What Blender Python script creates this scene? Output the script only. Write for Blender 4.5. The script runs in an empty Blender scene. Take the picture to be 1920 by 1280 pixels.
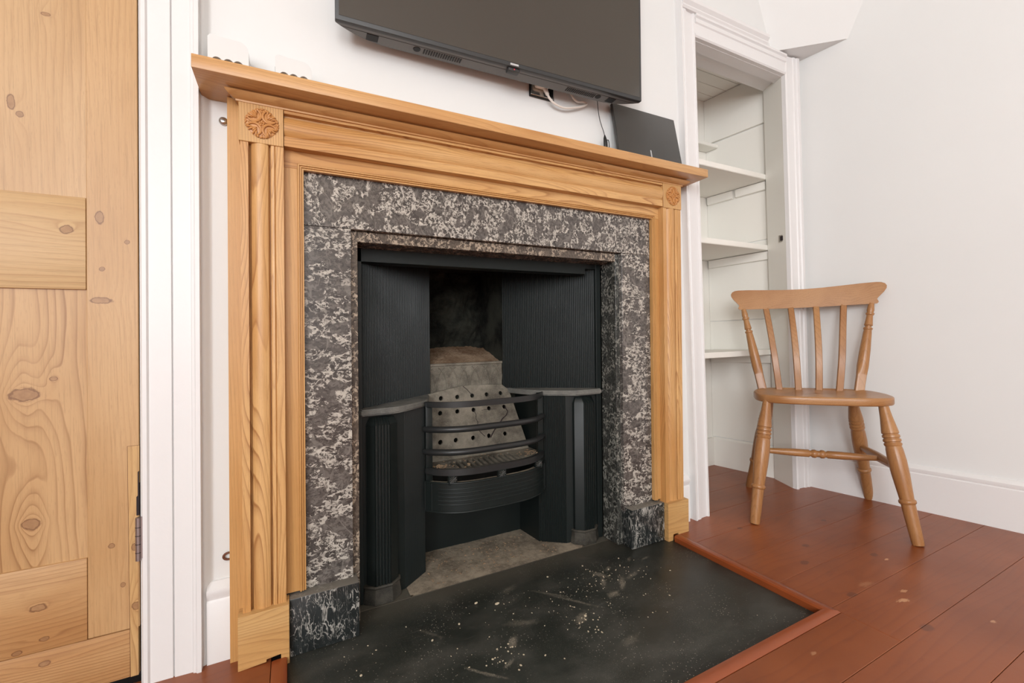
import bpy, bmesh, math, random
from mathutils import Vector, Matrix
random.seed(7)
S = 1.25            # metres per drawing unit
LN = 0.0178         # the old chimney breast leans a little to the right
LC = -0.0095        # the closet frame leans a little to the left
col = bpy.context.scene.collection
PI = math.pi

def lean_a(v): return Vector((v.x + LN*(v.z-.5), v.y, v.z))
def lean_c(v): return Vector((v.x + LC*(v.z-.7), v.y, v.z))
def lean_0(v): return v

# ------------------------------------------------------------------ materials
MATS = {}
class N:
    """tiny node-graph helper"""
    def __init__(s, name):
        s.m = bpy.data.materials.new(name); s.m.use_nodes = True
        s.t = s.m.node_tree; s.t.nodes.clear()
        s.out = s.t.nodes.new('ShaderNodeOutputMaterial')
        s.b = s.t.nodes.new('ShaderNodeBsdfPrincipled')
        s.t.links.new(s.b.outputs[0], s.out.inputs[0])
        MATS[name] = s.m
    def new(s, ty, **k):
        n = s.t.nodes.new(ty)
        for a, b in k.items(): setattr(n, a, b)
        return n
    def lk(s, a, b): s.t.links.new(a, b)
    def put(s, inp, v):
        if hasattr(v, 'links') or isinstance(v, bpy.types.NodeSocket): s.lk(v, inp)
        else: inp.default_value = v
    def math(s, op, a, b=0., c=None, clamp=False):
        n = s.new('ShaderNodeMath', operation=op); n.use_clamp = clamp
        s.put(n.inputs[0], a); s.put(n.inputs[1], b)
        if c is not None: s.put(n.inputs[2], c)
        return n.outputs[0]
    def pos(s):
        return s.new('ShaderNodeNewGeometry').outputs['Position']
    def map(s, v, sc=(1,1,1), rot=(0,0,0), loc=(0,0,0)):
        n = s.new('ShaderNodeMapping'); s.lk(v, n.inputs[0])
        n.inputs['Scale'].default_value = sc; n.inputs['Rotation'].default_value = rot; n.inputs['Location'].default_value = loc
        return n.outputs[0]
    def noise(s, v, scale=5, detail=3, rough=.5, dist=0.):
        n = s.new('ShaderNodeTexNoise'); s.lk(v, n.inputs['Vector'])
        n.inputs['Scale'].default_value = scale; n.inputs['Detail'].default_value = detail
        n.inputs['Roughness'].default_value = rough; n.inputs['Distortion'].default_value = dist
        return n.outputs[0]
    def vor(s, v, scale=5, feature='F1', rand=1.):
        n = s.new('ShaderNodeTexVoronoi', feature=feature); s.lk(v, n.inputs['Vector'])
        n.inputs['Scale'].default_value = scale; n.inputs['Randomness'].default_value = rand
        return n
    def ramp(s, f, *stops, interp='LINEAR'):
        n = s.new('ShaderNodeValToRGB'); s.put(n.inputs[0], f); cr = n.color_ramp; cr.interpolation = interp
        while len(cr.elements) > 1: cr.elements.remove(cr.elements[-1])
        for i, (p, c) in enumerate(stops):
            e = cr.elements[0] if i == 0 else cr.elements.new(p)
            e.position = p
            e.color = (c, c, c, 1) if isinstance(c, (int, float)) else (*c[:3], 1)
        return n.outputs[0]
    def step(s, f, a, b):
        """smooth 0..1 between a and b (b may be < a)"""
        n = s.new('ShaderNodeMapRange', interpolation_type='SMOOTHSTEP'); s.put(n.inputs[0], f)
        if a < b: n.inputs[1].default_value = a; n.inputs[2].default_value = b
        else:
            n.inputs[1].default_value = b; n.inputs[2].default_value = a
            n.inputs[3].default_value = 1; n.inputs[4].default_value = 0
        return n.outputs[0]
    def mix(s, f, a, b, mode='MIX'):
        n = s.new('ShaderNodeMix', data_type='RGBA', blend_type=mode)
        s.put(n.inputs[0], f)
        for i, v in ((6, a), (7, b)):
            if isinstance(v, (tuple, list)): n.inputs[i].default_value = (*v[:3], 1)
            else: s.put(n.inputs[i], v)
        return n.outputs[2]
    def sep(s, v):
        n = s.new('ShaderNodeSeparateXYZ'); s.lk(v, n.inputs[0]); return n.outputs
    def comb(s, x, y, z):
        n = s.new('ShaderNodeCombineXYZ')
        s.put(n.inputs[0], x); s.put(n.inputs[1], y); s.put(n.inputs[2], z); return n.outputs[0]
    def bump(s, h, strength=.3, dist=.002):
        n = s.new('ShaderNodeBump'); s.lk(h, n.inputs['Height'])
        n.inputs['Strength'].default_value = strength; n.inputs['Distance'].default_value = dist
        s.lk(n.outputs[0], s.b.inputs['Normal'])
    def fin(s, colour=None, rough=.5, metal=0., spec=.5, coat=0., ior=None):
        if colour is not None:
            if isinstance(colour, (tuple, list)): s.b.inputs['Base Color'].default_value = (*colour[:3], 1)
            else: s.lk(colour, s.b.inputs['Base Color'])
        s.put(s.b.inputs['Roughness'], rough)
        s.b.inputs['Metallic'].default_value = metal
        s.b.inputs['Specular IOR Level'].default_value = spec
        if coat: s.b.inputs['Coat Weight'].default_value = coat; s.b.inputs['Coat Roughness'].default_value = .12
        if ior: s.b.inputs['IOR'].default_value = ior
        return s.m

def blob(n, xz, cx, cy, rx, ry, ang=0., soft=.5, wob=None):
    """elliptic mask on a 2D field (x, y sockets)"""
    x = n.math('SUBTRACT', xz[0], cx); y = n.math('SUBTRACT', xz[1], cy)
    ca, sa = math.cos(ang), math.sin(ang)
    u = n.math('DIVIDE', n.math('ADD', n.math('MULTIPLY', x, ca), n.math('MULTIPLY', y, sa)), rx)
    v = n.math('DIVIDE', n.math('SUBTRACT', n.math('MULTIPLY', y, ca), n.math('MULTIPLY', x, sa)), ry)
    d = n.math('SQRT', n.math('ADD', n.math('MULTIPLY', u, u), n.math('MULTIPLY', v, v)))
    if wob is not None: d = n.math('ADD', d, wob)
    return n.step(d, 1+soft, 1-soft), d

def pine(name, axis='z', light=(.70,.43,.19), mid=(.58,.31,.115), dark=(.36,.155,.045), bands=26, warp=5., seed=0., knots=(), rough=.42, fine=.35, ringamt=.75):
    n = N(name); p = n.sep(n.pos())
    if axis == 'z': u, v, w = p[0], p[2], p[1]
    else: u, v, w = p[2], p[0], p[1]
    uu = n.math('ADD', u, n.math('MULTIPLY', w, .22))
    base = n.comb(n.math('ADD', uu, seed), n.math('MULTIPLY', v, .14), w)
    low = n.noise(base, 10, 1, .5, .15)
    field = n.math('ADD', n.math('MULTIPLY', uu, bands), n.math('MULTIPLY', low, warp))
    field = n.math('ADD', field, n.math('MULTIPLY', n.noise(base, 34, 2, .5), .9))
    core = None; halo = None
    for (cu, cv, ru, rv, pull) in knots:
        ru, rv = ru*1.3, rv*1.3
        du = n.math('DIVIDE', n.math('SUBTRACT', u, cu), ru); dv = n.math('DIVIDE', n.math('SUBTRACT', v, cv), rv)
        d2 = n.math('ADD', n.math('MULTIPLY', du, du), n.math('MULTIPLY', dv, dv))
        dvl = n.math('DIVIDE', dv, 7.)      # the rings swirl round a knot, drawn out along the grain
        d2l = n.math('ADD', n.math('MULTIPLY', n.math('MULTIPLY', du, du), .30), n.math('MULTIPLY', dvl, dvl))
        g = n.math('ADD', n.math('POWER', 2.718, n.math('MULTIPLY', d2l, -1.)), n.math('MULTIPLY', n.math('POWER', 2.718, n.math('MULTIPLY', d2, -.5)), .6))
        field = n.math('ADD', field, n.math('MULTIPLY', g, pull))
        wob = n.math('MULTIPLY', n.math('SUBTRACT', n.noise(n.pos(), 110, 3), .5), .9)
        dd = n.math('ADD', n.math('SQRT', d2), wob)
        c = n.step(dd, 1.05, .7)
        h = n.math('SUBTRACT', n.step(dd, 1.25, .98), n.step(dd, .95, .75))
        core = c if core is None else n.math('MAXIMUM', core, c)
        halo = h if halo is None else n.math('MAXIMUM', halo, h)
    fr = n.math('FRACT', field)
    line = n.ramp(fr, (0, 0.), (.45, .06), (.78, .45), (.90, 1.), (.95, .7), (1., 0.))
    amp = n.step(n.noise(base, 16, 2, .5), .3, .7)
    line = n.math('MULTIPLY', line, n.math('MULTIPLY_ADD', amp, ringamt*.7, ringamt*.3))
    fin = n.noise(n.comb(n.math('ADD', uu, seed), n.math('MULTIPLY', v, .03), w), 420, 2, .6)
    pores = n.noise(n.comb(n.math('ADD', uu, seed), n.math('MULTIPLY', v, .07), w), 900, 1, .5)
    tone = n.noise(n.comb(n.math('ADD', uu, seed+3), n.math('MULTIPLY', v, .3), w), 6.5, 3, .55)
    c = n.mix(n.step(tone, .34, .66), light, mid)
    c = n.mix(line, c, dark)
    c = n.mix(n.math('MULTIPLY', n.step(fin, .48, .72), fine), c, tuple(x*.70 for x in mid))
    c = n.mix(n.math('MULTIPLY', n.step(pores, .60, .75), fine*.7), c, tuple(x*.62 for x in mid))
    blot = n.step(n.noise(n.comb(n.math('MULTIPLY', u, 1.), n.math('MULTIPLY', v, .45), w), 24, 4, .65), .62, .8)
    c = n.mix(n.math('MULTIPLY', blot, .22), c, dark)
    if core is not None:
        c = n.mix(n.math('MULTIPLY', core, .92), c, n.mix(n.noise(n.pos(), 90, 3), (.24,.115,.052), (.46,.265,.125)))
        c = n.mix(n.math('MULTIPLY', halo, .8), c, (.17,.07,.03))
    n.bump(n.math('SUBTRACT', n.math('MULTIPLY', line, -.6), fin), .15, .0006)
    return n.fin(c, rough, spec=.45)

# door pieces; knots in world metres
def W(x, z): return (x + LN*(z-.5))*S, z*S
def K(x, z, ru, rv, pull): a, b = W(x, z); return (a, b, ru, rv, pull)
DL, DM, DD = (.57,.355,.172), (.50,.290,.125), (.31,.145,.052)
pine('pine_panel_low', 'z', DL, DM, (.27,.12,.04), 62, 9, 0.3,
     [K(-.2775,.4800,.0145,.0085,4.2), K(-.2710,.2855,.0095,.0075,3.4), K(-.2460,.5020,.004,.003,1.2)], ringamt=.9)
pine('pine_panel_top', 'z', (.59,.385,.20), (.53,.325,.155), (.38,.21,.09), 80, 5., 1.1,
     [K(-.2810,.8990,.004,.004,1.), K(-.2900,.915,.004,.010,.6), K(-.2522,1.0574,.005,.0025,.8)], ringamt=.5)
pine('pine_stile', 'z', DL, DM, (.40,.21,.085), 110, 5, 2.2,
     [K(-.1905,.7530,.0045,.009,1.), K(-.1890,.6224,.013,.0045,1.4), K(-.1570,.7170,.003,.003,.3), K(-.1880,.6720,.003,.003,.3), K(-.1780,.2330,.0035,.0035,.4), K(-.1640,.1680,.003,.0035,.4)], ringamt=.45)
pine('pine_rail_mid', 'x', (.60,.40,.20), (.54,.34,.155), (.38,.20,.08), 90, 6., 0.7,
     [(W(-.2292,.7309)[1], W(-.2292,.7309)[0], .0055, .007, 1.2)], ringamt=.6)
pine('pine_rail_low', 'x', (.55,.33,.15), (.47,.245,.095), (.28,.12,.045), 90, 14., 1.9,
     [(.160*S, W(-.262,.16)[0], .005, .008, 1.2), (.112*S, W(-.256,.112)[0], .003, .005, .8), (.075*S, W(-.255,.07)[0], .004, .006, .9), (.10*S, W(-.285,.11)[0], .003, .005, .7)], ringamt=.75)
pine('pine_patch', 'z', (.62,.40,.18), (.54,.31,.12), (.34,.165,.06), 120, 22., 3.3, [K(-.149,.225,.004,.005,1.4), K(-.148,.13,.005,.006,1.4)], ringamt=.75)
# mantelpiece
PL, PM, PD = (.67,.40,.165), (.56,.285,.095), (.27,.095,.024)
pine('mantel_pine_vertical', 'z', PL, PM, PD, 120, 22., 5.1, ringamt=.85, rough=.38, fine=.4)
pine('mantel_pine_plain', 'z', (.60,.335,.125), (.54,.285,.095), (.38,.165,.05), 150, 6., 6.4, ringamt=.45, rough=.38)
pine('mantel_pine_horizontal', 'x', PL, PM, PD, 120, 24., 7.7, ringamt=.85, rough=.38, fine=.4)
pine('mantel_pine_shelf', 'x', (.61,.345,.140), (.54,.275,.098), (.36,.150,.045), 100, 12., 8.2, ringamt=.6, rough=.35)
pine('mantel_pine_block', 'z', PL, (.58,.34,.13), PD, 190, 4., 9.5, ringamt=.8, rough=.4)
pine('mantel_pine_plinth', 'x', (.64,.41,.175), (.56,.315,.115), (.33,.15,.05), 90, 22., 10.5, ringamt=.7, rough=.45)
n = N('carved_pine'); n.fin(n.mix(n.noise(n.pos(), 60, 2), (.60,.30,.10), (.48,.20,.055)), .4)

def chairwood(name, axis):
    return pine(name, axis, (.44,.225,.090), (.345,.155,.055), (.21,.080,.026), 110, 7., 4.4, ringamt=.35, rough=.3, fine=.35)
chairwood('chair_wood_upright', 'z'); chairwood('chair_wood_level', 'x')

# paints
def paint(name, c, rough=.5, var=.03, bumpy=.06, scale=40):
    n = N(name); f = n.noise(n.pos(), 2.5, 3)
    cc = n.mix(f, tuple(x*(1-var) for x in c), tuple(min(1, x*(1+var)) for x in c))
    n.bump(n.noise(n.pos(), scale, 4, .6), bumpy, .003)
    return n.fin(cc, rough, spec=.4)
paint('wall_paint', (.775,.780,.770), .75)
paint('ceiling_paint', (.82,.78,.70), .8)
paint('trim_paint', (.79,.78,.775), .38, .02, .12, 60)
paint('closet_paint', (.87,.85,.79), .5, .03, .15, 30)
paint('white_plastic', (.73,.73,.72), .35, .01, 0.)
N('cord_plastic').fin((.78,.72,.66), .4)
N('socket_metal').fin((.62,.60,.57), .22, metal=1.)
N('black_plastic').fin((.012,.012,.012), .35)
N('socket_black').fin((.01,.01,.01), .3)
N('steel').fin((.55,.52,.48), .3, metal=1.)
N('hinge_metal').fin((.36,.31,.30), .35, metal=.85)
N('rusty_metal').fin((.16,.06,.03), .6, metal=.4)
N('tv_bezel').fin((.035,.036,.037), .42)
n = N('tv_underside'); n.fin((.15,.158,.16), .5)
N('tv_screen').fin((.032,.028,.022), .16, spec=.9, coat=.4)
N('tv_slot').fin((.004,.004,.004), .6)
N('router_black').fin((.045,.043,.040), .3)
N('router_mark').fin((.5,.5,.5), .3)
n = N('red_lamp'); n.fin((.7,.02,.05), .4)
N('dark_gap').fin((.02,.012,.014), .8)

def marble(name, dark, dark2, light, rot=(0,0,0), stretch=(1,1,1), scale=1., dens=.5, seed=0., rough=.22):
    n = N(name); p = n.map(n.pos(), loc=(seed, seed*.7, 0))
    def warp(v, sc, amt):
        w_ = n.new('ShaderNodeTexNoise'); n.lk(v, w_.inputs['Vector']); w_.inputs['Scale'].default_value = sc; w_.inputs['Detail'].default_value = 2
        o_ = n.new('ShaderNodeVectorMath', operation='MULTIPLY_ADD'); n.lk(w_.outputs['Color'], o_.inputs[0]); o_.inputs[1].default_value = (amt,)*3; n.lk(v, o_.inputs[2]); return o_.outputs[0]
    q = n.map(warp(p, 26*scale, .020/scale), sc=stretch, rot=rot)
    stones = n.vor(warp(q, 40*scale, .012/scale), 26*scale)
    sv = n.sep(stones.outputs['Color'])[0]
    tone = n.mix(n.noise(q, 20*scale, 4, .65), dark, dark2)
    base = n.mix(.45, tone, n.mix(sv, dark, dark2))
    # pale shell fragments: short crisp scribbles and chips, gathered in drifting zones
    hf = n.noise(n.map(q, loc=(6,6,6)), 75*scale, 2, .5)
    def ridge(v, sc, w, d=.6, dt=2):
        wv = n.math('MULTIPLY', n.step(hf, .34, .66), w)      # line width swells and dies away
        e = n.math('ABSOLUTE', n.math('SUBTRACT', n.noise(v, sc, 4, .62, d), .5))
        return n.step(n.math('SUBTRACT', wv, e), -.004, .010)
    l1 = ridge(q, 26*scale, .034, 1.3)
    l2 = ridge(n.map(q, loc=(3,5,7)), 44*scale, .040, 1.2)
    edge = n.vor(warp(q, 60*scale, .010/scale), 38*scale, 'DISTANCE_TO_EDGE').outputs['Distance']
    l3 = n.step(n.math('SUBTRACT', edge, n.math('MULTIPLY', n.step(hf, .40, .62), .11)), .01, -.03)
    chips = n.step(n.noise(n.map(q, loc=(1,8,2)), 58*scale, 4, .62, 1.2), .595, .612)
    z = n.noise(p, 15*scale, 3, .6)
    z1 = n.step(z, .60-dens*.3, .66-dens*.3); z2 = n.step(n.noise(n.map(p, loc=(9,2,4)), 22*scale, 2, .5), .60-dens*.3, .66-dens*.3)
    plain = n.step(sv, .62, .66)        # some stones stay plain
    a = n.math('MAXIMUM', n.math('MULTIPLY', l1, z1), n.math('MULTIPLY', l2, z2))
    a = n.math('MAXIMUM', a, n.math('MULTIPLY', chips, n.math('MULTIPLY', z1, z2)))
    a = n.math('MAXIMUM', a, n.math('MULTIPLY', l3, n.math('MAXIMUM', z1, z2)))
    a = n.math('MULTIPLY', a, n.math('SUBTRACT', 1., n.math('MULTIPLY', plain, .85)))
    vein = n.step(n.math('ABSOLUTE', n.math('SUBTRACT', n.noise(n.map(p, sc=(1,1,.5), rot=(0,.5,0)), 7*scale, 3, .5, .4), .5)), .010, .004)
    a = n.math('MAXIMUM', a, n.math('MULTIPLY', vein, .22))
    a = n.math('MULTIPLY', a, n.math('MULTIPLY_ADD', n.noise(p, 70, 2), .9, .42), clamp=True)
    rim = n.math('MULTIPLY', n.step(n.noise(n.map(q, loc=(5,1,3)), 58*scale, 3, .6, .8), .53, .62), .5)
    base = n.mix(rim, base, tuple(x*.35 for x in dark))
    c = n.mix(a, base, n.mix(n.noise(p, 40, 2), light, tuple(x*.66 for x in light)))
    return n.fin(c, n.math('MULTIPLY_ADD', n.noise(p, 30, 2), .12, rough-.06), spec=.4)
MD, MD2, ML = (.040,.034,.031), (.112,.097,.088), (.62,.57,.50)
marble('marble_lintel', MD, MD2, ML, (0,.5,0), (1.,1,.85), 1.7, .74, 0.)
marble('marble_jamb', MD, MD2, ML, (0,-.55,0), (.75,1,1.15), 1.5, .74, 2.3)
marble('marble_inner', (.04,.03,.025), (.11,.085,.065), (.50,.40,.30), (0,.2,0), (1,1,.8), 1.9, .7, 4.1)
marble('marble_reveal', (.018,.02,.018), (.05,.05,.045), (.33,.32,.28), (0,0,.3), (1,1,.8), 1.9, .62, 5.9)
n = N('marble_black'); P = n.pos()
def veins(rot, st, sc, w, seed, d=.6):
    v = n.map(P, sc=st, rot=rot, loc=(seed, 0, seed))
    e = n.math('ABSOLUTE', n.math('SUBTRACT', n.noise(v, sc, 4, .6, d), .5))
    ww = n.math('MULTIPLY', n.step(n.noise(n.map(P, loc=(seed*2,1,0)), 22, 3, .6), .42, .72), w)
    return n.step(n.math('SUBTRACT', ww, e), -.003, .008)
v = n.math('MAXIMUM', veins((0,.25,0), (1,1,.22), 26, .022, 1.), n.math('MAXIMUM', veins((0,-.35,0), (1,1,.25), 40, .018, 4.), n.math('MAXIMUM', veins((0,1.3,0), (1,1,.25), 24, .020, 7.), veins((0,.1,0), (1,1,.4), 80, .03, 9.))))
c = n.mix(n.noise(P, 25, 4, .6), (.006,.008,.008), (.034,.038,.038))
c = n.mix(n.math('MULTIPLY', v, n.math('MULTIPLY_ADD', n.noise(P, 60, 3), .9, .25), clamp=True), c, (.46,.44,.40))
up = n.step(n.sep(n.new('ShaderNodeNewGeometry').outputs['Normal'])[2], .75, .95)      # dust lies on the upper ledge
n.fin(n.mix(n.math('MULTIPLY', up, .75), c, (.20,.18,.15)), n.math('MULTIPLY_ADD', up, .4, .24), spec=.4)

# slate
n = N('slate'); P = n.pos(); q = n.sep(P)
base = n.mix(n.noise(P, 5, 4, .6), (.011,.013,.011), (.040,.044,.037))
film = n.math('MULTIPLY', n.step(n.noise(n.map(P, sc=(1,1.6,1), rot=(0,0,.6)), 6, 5, .65), .40, .75), .62)
c = n.mix(film, base, (.085,.083,.072))
sc = n.step(n.noise(n.map(P, rot=(0,0,.75), sc=(1,14,1)), 9, 3, .5), .66, .74)
c = n.mix(n.math('MULTIPLY', sc, .18), c, (.16,.15,.13))
wob = n.math('MULTIPLY', n.math('SUBTRACT', n.noise(P, 40, 4, .7), .5), 2.2)
wobs = n.math('MULTIPLY', n.math('SUBTRACT', n.noise(P, 90, 4, .7), .5), 2.6)
dust = None
def hx(x, y): return x*S, y*S
marks = HEARTH_MARKS = [  # x, y, rx, ry, angle, strength  (drawing units)
  (.712,-.095,.008,.022,.5,.8),(.700,-.125,.006,.020,-.5,.85),(.735,-.148,.026,.007,.9,.8),(.775,-.135,.022,.006,.3,.6),(.690,-.172,.014,.010,.2,.9),
  (.60,-.15,.050,.0045,-.9,.5),(.57,-.105,.040,.004,-.8,.4),(.745,-.085,.012,.006,.4,.7),(.82,-.075,.012,.005,.7,.6),(.86,-.09,.012,.004,.2,.5),
  (.43,-.20,.014,.008,.9,.9),(.47,-.16,.030,.010,-.4,.35),(.345,-.235,.022,.003,-.9,.6),(.36,-.25,.026,.003,-.8,.6),(.40,-.245,.012,.004,.4,.6),(.58,-.205,.018,.010,.6,.7),
  (.50,-.045,.020,.010,.3,.35),(.30,-.10,.030,.004,-.9,.3),(.62,-.30,.020,.010,.2,.3)]
for (x, y, rx, ry, an, st) in marks:
    m, d = blob(n, (q[0], q[1]), x*S, y*S, rx*S*.85, ry*S*.75, an, .8, wobs)
    m = n.math('MULTIPLY', m, st); dust = m if dust is None else n.math('MAXIMUM', dust, m)
dust = n.math('MULTIPLY', dust, n.math('MULTIPLY_ADD', n.noise(P, 330, 4, .75), 2.6, -.85), clamp=True)
c = n.mix(dust, c, (.42,.37,.29))
# dust gathering along the back and under the marble
back = n.step(n.math('ADD', q[1], n.math('MULTIPLY', wob, .010)), -.055*S, .03*S)
c = n.mix(n.math('MULTIPLY', back, .5), c, (.15,.135,.105))
sl = n.step(n.math('ABSOLUTE', n.math('SUBTRACT', q[1], n.math('MULTIPLY_ADD', wob, .0006, .0335*S))), .0016, .0006)
c = n.mix(n.math('MULTIPLY', sl, .7), c, (.30,.27,.22))
spk = n.vor(P, 150).outputs['Distance']; gate = n.step(n.noise(P, 7, 3, .6), .42, .68)
sp = n.math('MULTIPLY', n.step(spk, .20, .10), gate)
c = n.mix(n.math('MULTIPLY', sp, .8), c, (.50,.46,.38))
spk2 = n.vor(n.map(P, loc=(4,3,1)), 430).outputs['Distance']
c = n.mix(n.math('MULTIPLY', n.math('MULTIPLY', n.step(spk2, .22, .1), n.step(n.noise(P, 4, 2), .45, .65)), .55), c, (.35,.32,.27))
n.bump(n.noise(P, 30, 5, .6), .12, .003)
n.fin(c, n.math('MULTIPLY_ADD', film, .3, .38), spec=.3)

# ash, soot and dusty iron
def dusty(name, dark, pale, sc=60, rough=.9, b=.5):
    n = N(name); P = n.pos()
    f = n.noise(P, sc, 5, .7); g = n.noise(P, 9, 3, .6)
    c = n.mix(n.step(n.math('MULTIPLY_ADD', g, .6, n.math('MULTIPLY', f, .5)), .38, .72), dark, pale)
    sp = n.vor(P, 330).outputs['Distance']
    c = n.mix(n.math('MULTIPLY', n.step(sp, .25, .1), .5), c, tuple(min(1, x*2.1) for x in pale))
    n.bump(f, b, .004); return n.fin(c, rough, spec=.2)
dusty('ash', (.13,.105,.078), (.33,.28,.21))
dusty('rust_ash', (.13,.065,.033), (.36,.26,.175), 110)
dusty('dusty_iron', (.085,.075,.060), (.25,.225,.18), 22, .75, .25)
dusty('hob_iron', (.10,.10,.093), (.19,.185,.165), 25, .6, .2)
dusty('foot_iron', (.022,.021,.018), (.075,.068,.055), 40, .6, .2)
dusty('soot_rock', (.002,.002,.002), (.036,.037,.028), 14, .95, 1.)
n = N('iron'); P = n.pos(); f = n.noise(P, 500, 2)
n.bump(f, .15, .0008)
n.fin(n.mix(n.noise(P, 8, 3), (.007,.0100,.0095), (.0115,.0155,.0145)), n.math('MULTIPLY_ADD', n.noise(P, 12, 3), .18, .32), spec=.30)
n = N('bar_iron'); n.fin((.020,.021,.021), .36, spec=.4)
n = N('rose_iron'); n.fin((.05,.05,.045), .45)

# floorboards
n = N('stained_floor'); P = n.pos(); q = n.sep(P)
at = n.new('ShaderNodeAttribute'); at.attribute_name = 'board'
bs = n.sep(at.outputs['Vector'])
g = n.comb(n.math('MULTIPLY', n.math('ADD', q[0], n.math('MULTIPLY', bs[0], 7.)), .13), n.math('ADD', q[1], n.math('MULTIPLY', bs[0], 3.)), q[2])
rings = n.math('FRACT', n.math('ADD', n.math('MULTIPLY', q[1], 34), n.math('MULTIPLY', n.noise(g, 8, 2), 8)))
line = n.ramp(rings, (0, 0.), (.6, .15), (.88, 1.), (1., 0.))
c = n.mix(n.step(n.noise(P, 3.2, 3), .3, .7), (.300,.082,.023), (.220,.057,.015))
c = n.mix(n.math('MULTIPLY', line, .26), c, (.135,.030,.011))
c = n.mix(n.math('MULTIPLY', bs[0], .30), c, (.30,.085,.038))
c = n.mix(n.math('MULTIPLY', n.step(n.noise(n.map(P, sc=(.25,1,1)), 30, 3, .6), .6, .72), .25), c, (.12,.03,.014))
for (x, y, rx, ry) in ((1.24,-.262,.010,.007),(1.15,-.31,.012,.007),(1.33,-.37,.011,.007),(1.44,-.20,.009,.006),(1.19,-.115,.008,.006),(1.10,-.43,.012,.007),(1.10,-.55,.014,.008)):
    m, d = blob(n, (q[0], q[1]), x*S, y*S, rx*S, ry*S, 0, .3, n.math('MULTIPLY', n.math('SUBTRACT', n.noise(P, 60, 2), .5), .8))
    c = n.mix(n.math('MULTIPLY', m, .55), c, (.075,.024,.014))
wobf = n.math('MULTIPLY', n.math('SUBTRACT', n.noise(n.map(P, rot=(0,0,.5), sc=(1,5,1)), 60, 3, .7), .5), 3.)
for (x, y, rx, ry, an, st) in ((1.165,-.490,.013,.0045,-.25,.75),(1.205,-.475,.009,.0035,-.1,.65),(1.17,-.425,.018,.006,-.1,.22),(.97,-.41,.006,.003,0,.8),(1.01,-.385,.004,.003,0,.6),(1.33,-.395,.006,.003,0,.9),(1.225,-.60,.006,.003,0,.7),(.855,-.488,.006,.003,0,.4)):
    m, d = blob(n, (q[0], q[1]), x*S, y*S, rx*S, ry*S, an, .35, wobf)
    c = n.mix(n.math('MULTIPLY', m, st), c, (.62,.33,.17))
n.bump(n.math('ADD', n.math('MULTIPLY', line, -.3), n.noise(P, 60, 3)), .10, .002)
n.fin(c, n.math('MULTIPLY_ADD', n.noise(P, 9, 3), .14, .27), spec=.5)
n = N('floor_trim'); P = n.pos()
n.fin(n.mix(n.noise(n.map(P, sc=(.6,.6,1)), 20, 3), (.30,.070,.019), (.22,.050,.014)), .3)
N('under_floor').fin((.02,.008,.004), .9)

# ------------------------------------------------------------------ mesh helpers (drawing units)
def BM(): return bmesh.new()
def box(bm, x0, y0, z0, x1, y1, z1, bev=0., seg=2):
    vs = [bm.verts.new(c) for c in ((x0,y0,z0),(x1,y0,z0),(x1,y1,z0),(x0,y1,z0),(x0,y0,z1),(x1,y0,z1),(x1,y1,z1),(x0,y1,z1))]
    fs = [bm.faces.new([vs[i] for i in f]) for f in ((0,3,2,1),(4,5,6,7),(0,1,5,4),(1,2,6,5),(2,3,7,6),(3,0,4,7))]
    if bev:
        es = list({e for f in fs for e in f.edges})
        bmesh.ops.bevel(bm, geom=es, offset=bev, segments=seg, profile=.5, affect='EDGES')
def prism(bm, poly, axis, a, b, cap=True):
    """poly of 2D points extruded along axis from a to b. axis x: (y,z); y: (x,z); z: (x,y)"""
    def P(p, t): return {'x': (t, p[0], p[1]), 'y': (p[0], t, p[1]), 'z': (p[0], p[1], t)}[axis]
    A = [bm.verts.new(P(p, a)) for p in poly]; B = [bm.verts.new(P(p, b)) for p in poly]
    k = len(poly)
    for i in range(k): bm.faces.new((A[i], A[(i+1)%k], B[(i+1)%k], B[i]))
    if cap: bm.faces.new(A[::-1]); bm.faces.new(B)
    return A, B
def mitre(bm, poly, axis, a, b, sa, sb):
    """like prism, but the ends shift with depth/width: sa, sb functions of the 2D point"""
    def P(p, t): return {'x': (t, p[0], p[1]), 'y': (p[0], t, p[1]), 'z': (p[0], p[1], t)}[axis]
    A = [bm.verts.new(P(p, a+sa(p))) for p in poly]; B = [bm.verts.new(P(p, b+sb(p))) for p in poly]
    k = len(poly)
    for i in range(k): bm.faces.new((A[i], A[(i+1)%k], B[(i+1)%k], B[i]))
    bm.faces.new(A[::-1]); bm.faces.new(B)
def quad(bm, *ps): bm.faces.new([bm.verts.new(p) for p in ps])
def frame_dirs(t, up=Vector((0,0,1))):
    t = t.normalized()
    if abs(t.dot(up)) > .95: up = Vector((1,0,0))
    s = t.cross(up).normalized(); u = s.cross(t).normalized(); return s, u
def tube(bm, pts, r, seg=12, cap=True, flat=1.):
    """round (or flattened) tube through points; r number or list"""
    pts = [Vector(p) for p in pts]; rings = []
    su = None
    for i, p in enumerate(pts):
        t = pts[min(i+1, len(pts)-1)] - pts[max(i-1, 0)]
        s, u = frame_dirs(t)
        if su is not None:   # keep the frame from twisting
            t.normalize(); s = su - t*su.dot(t); s.normalize(); u = s.cross(t)
        su = s
        rr = r[i] if isinstance(r, (list, tuple)) else r
        rings.append([bm.verts.new(p + s*rr*math.cos(2*PI*k/seg) + u*rr*flat*math.sin(2*PI*k/seg)) for k in range(seg)])
    for a, b in zip(rings, rings[1:]):
        for k in range(seg): bm.faces.new((a[k], a[(k+1)%seg], b[(k+1)%seg], b[k]))
    if cap: bm.faces.new(rings[0][::-1]); bm.faces.new(rings[-1])
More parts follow.
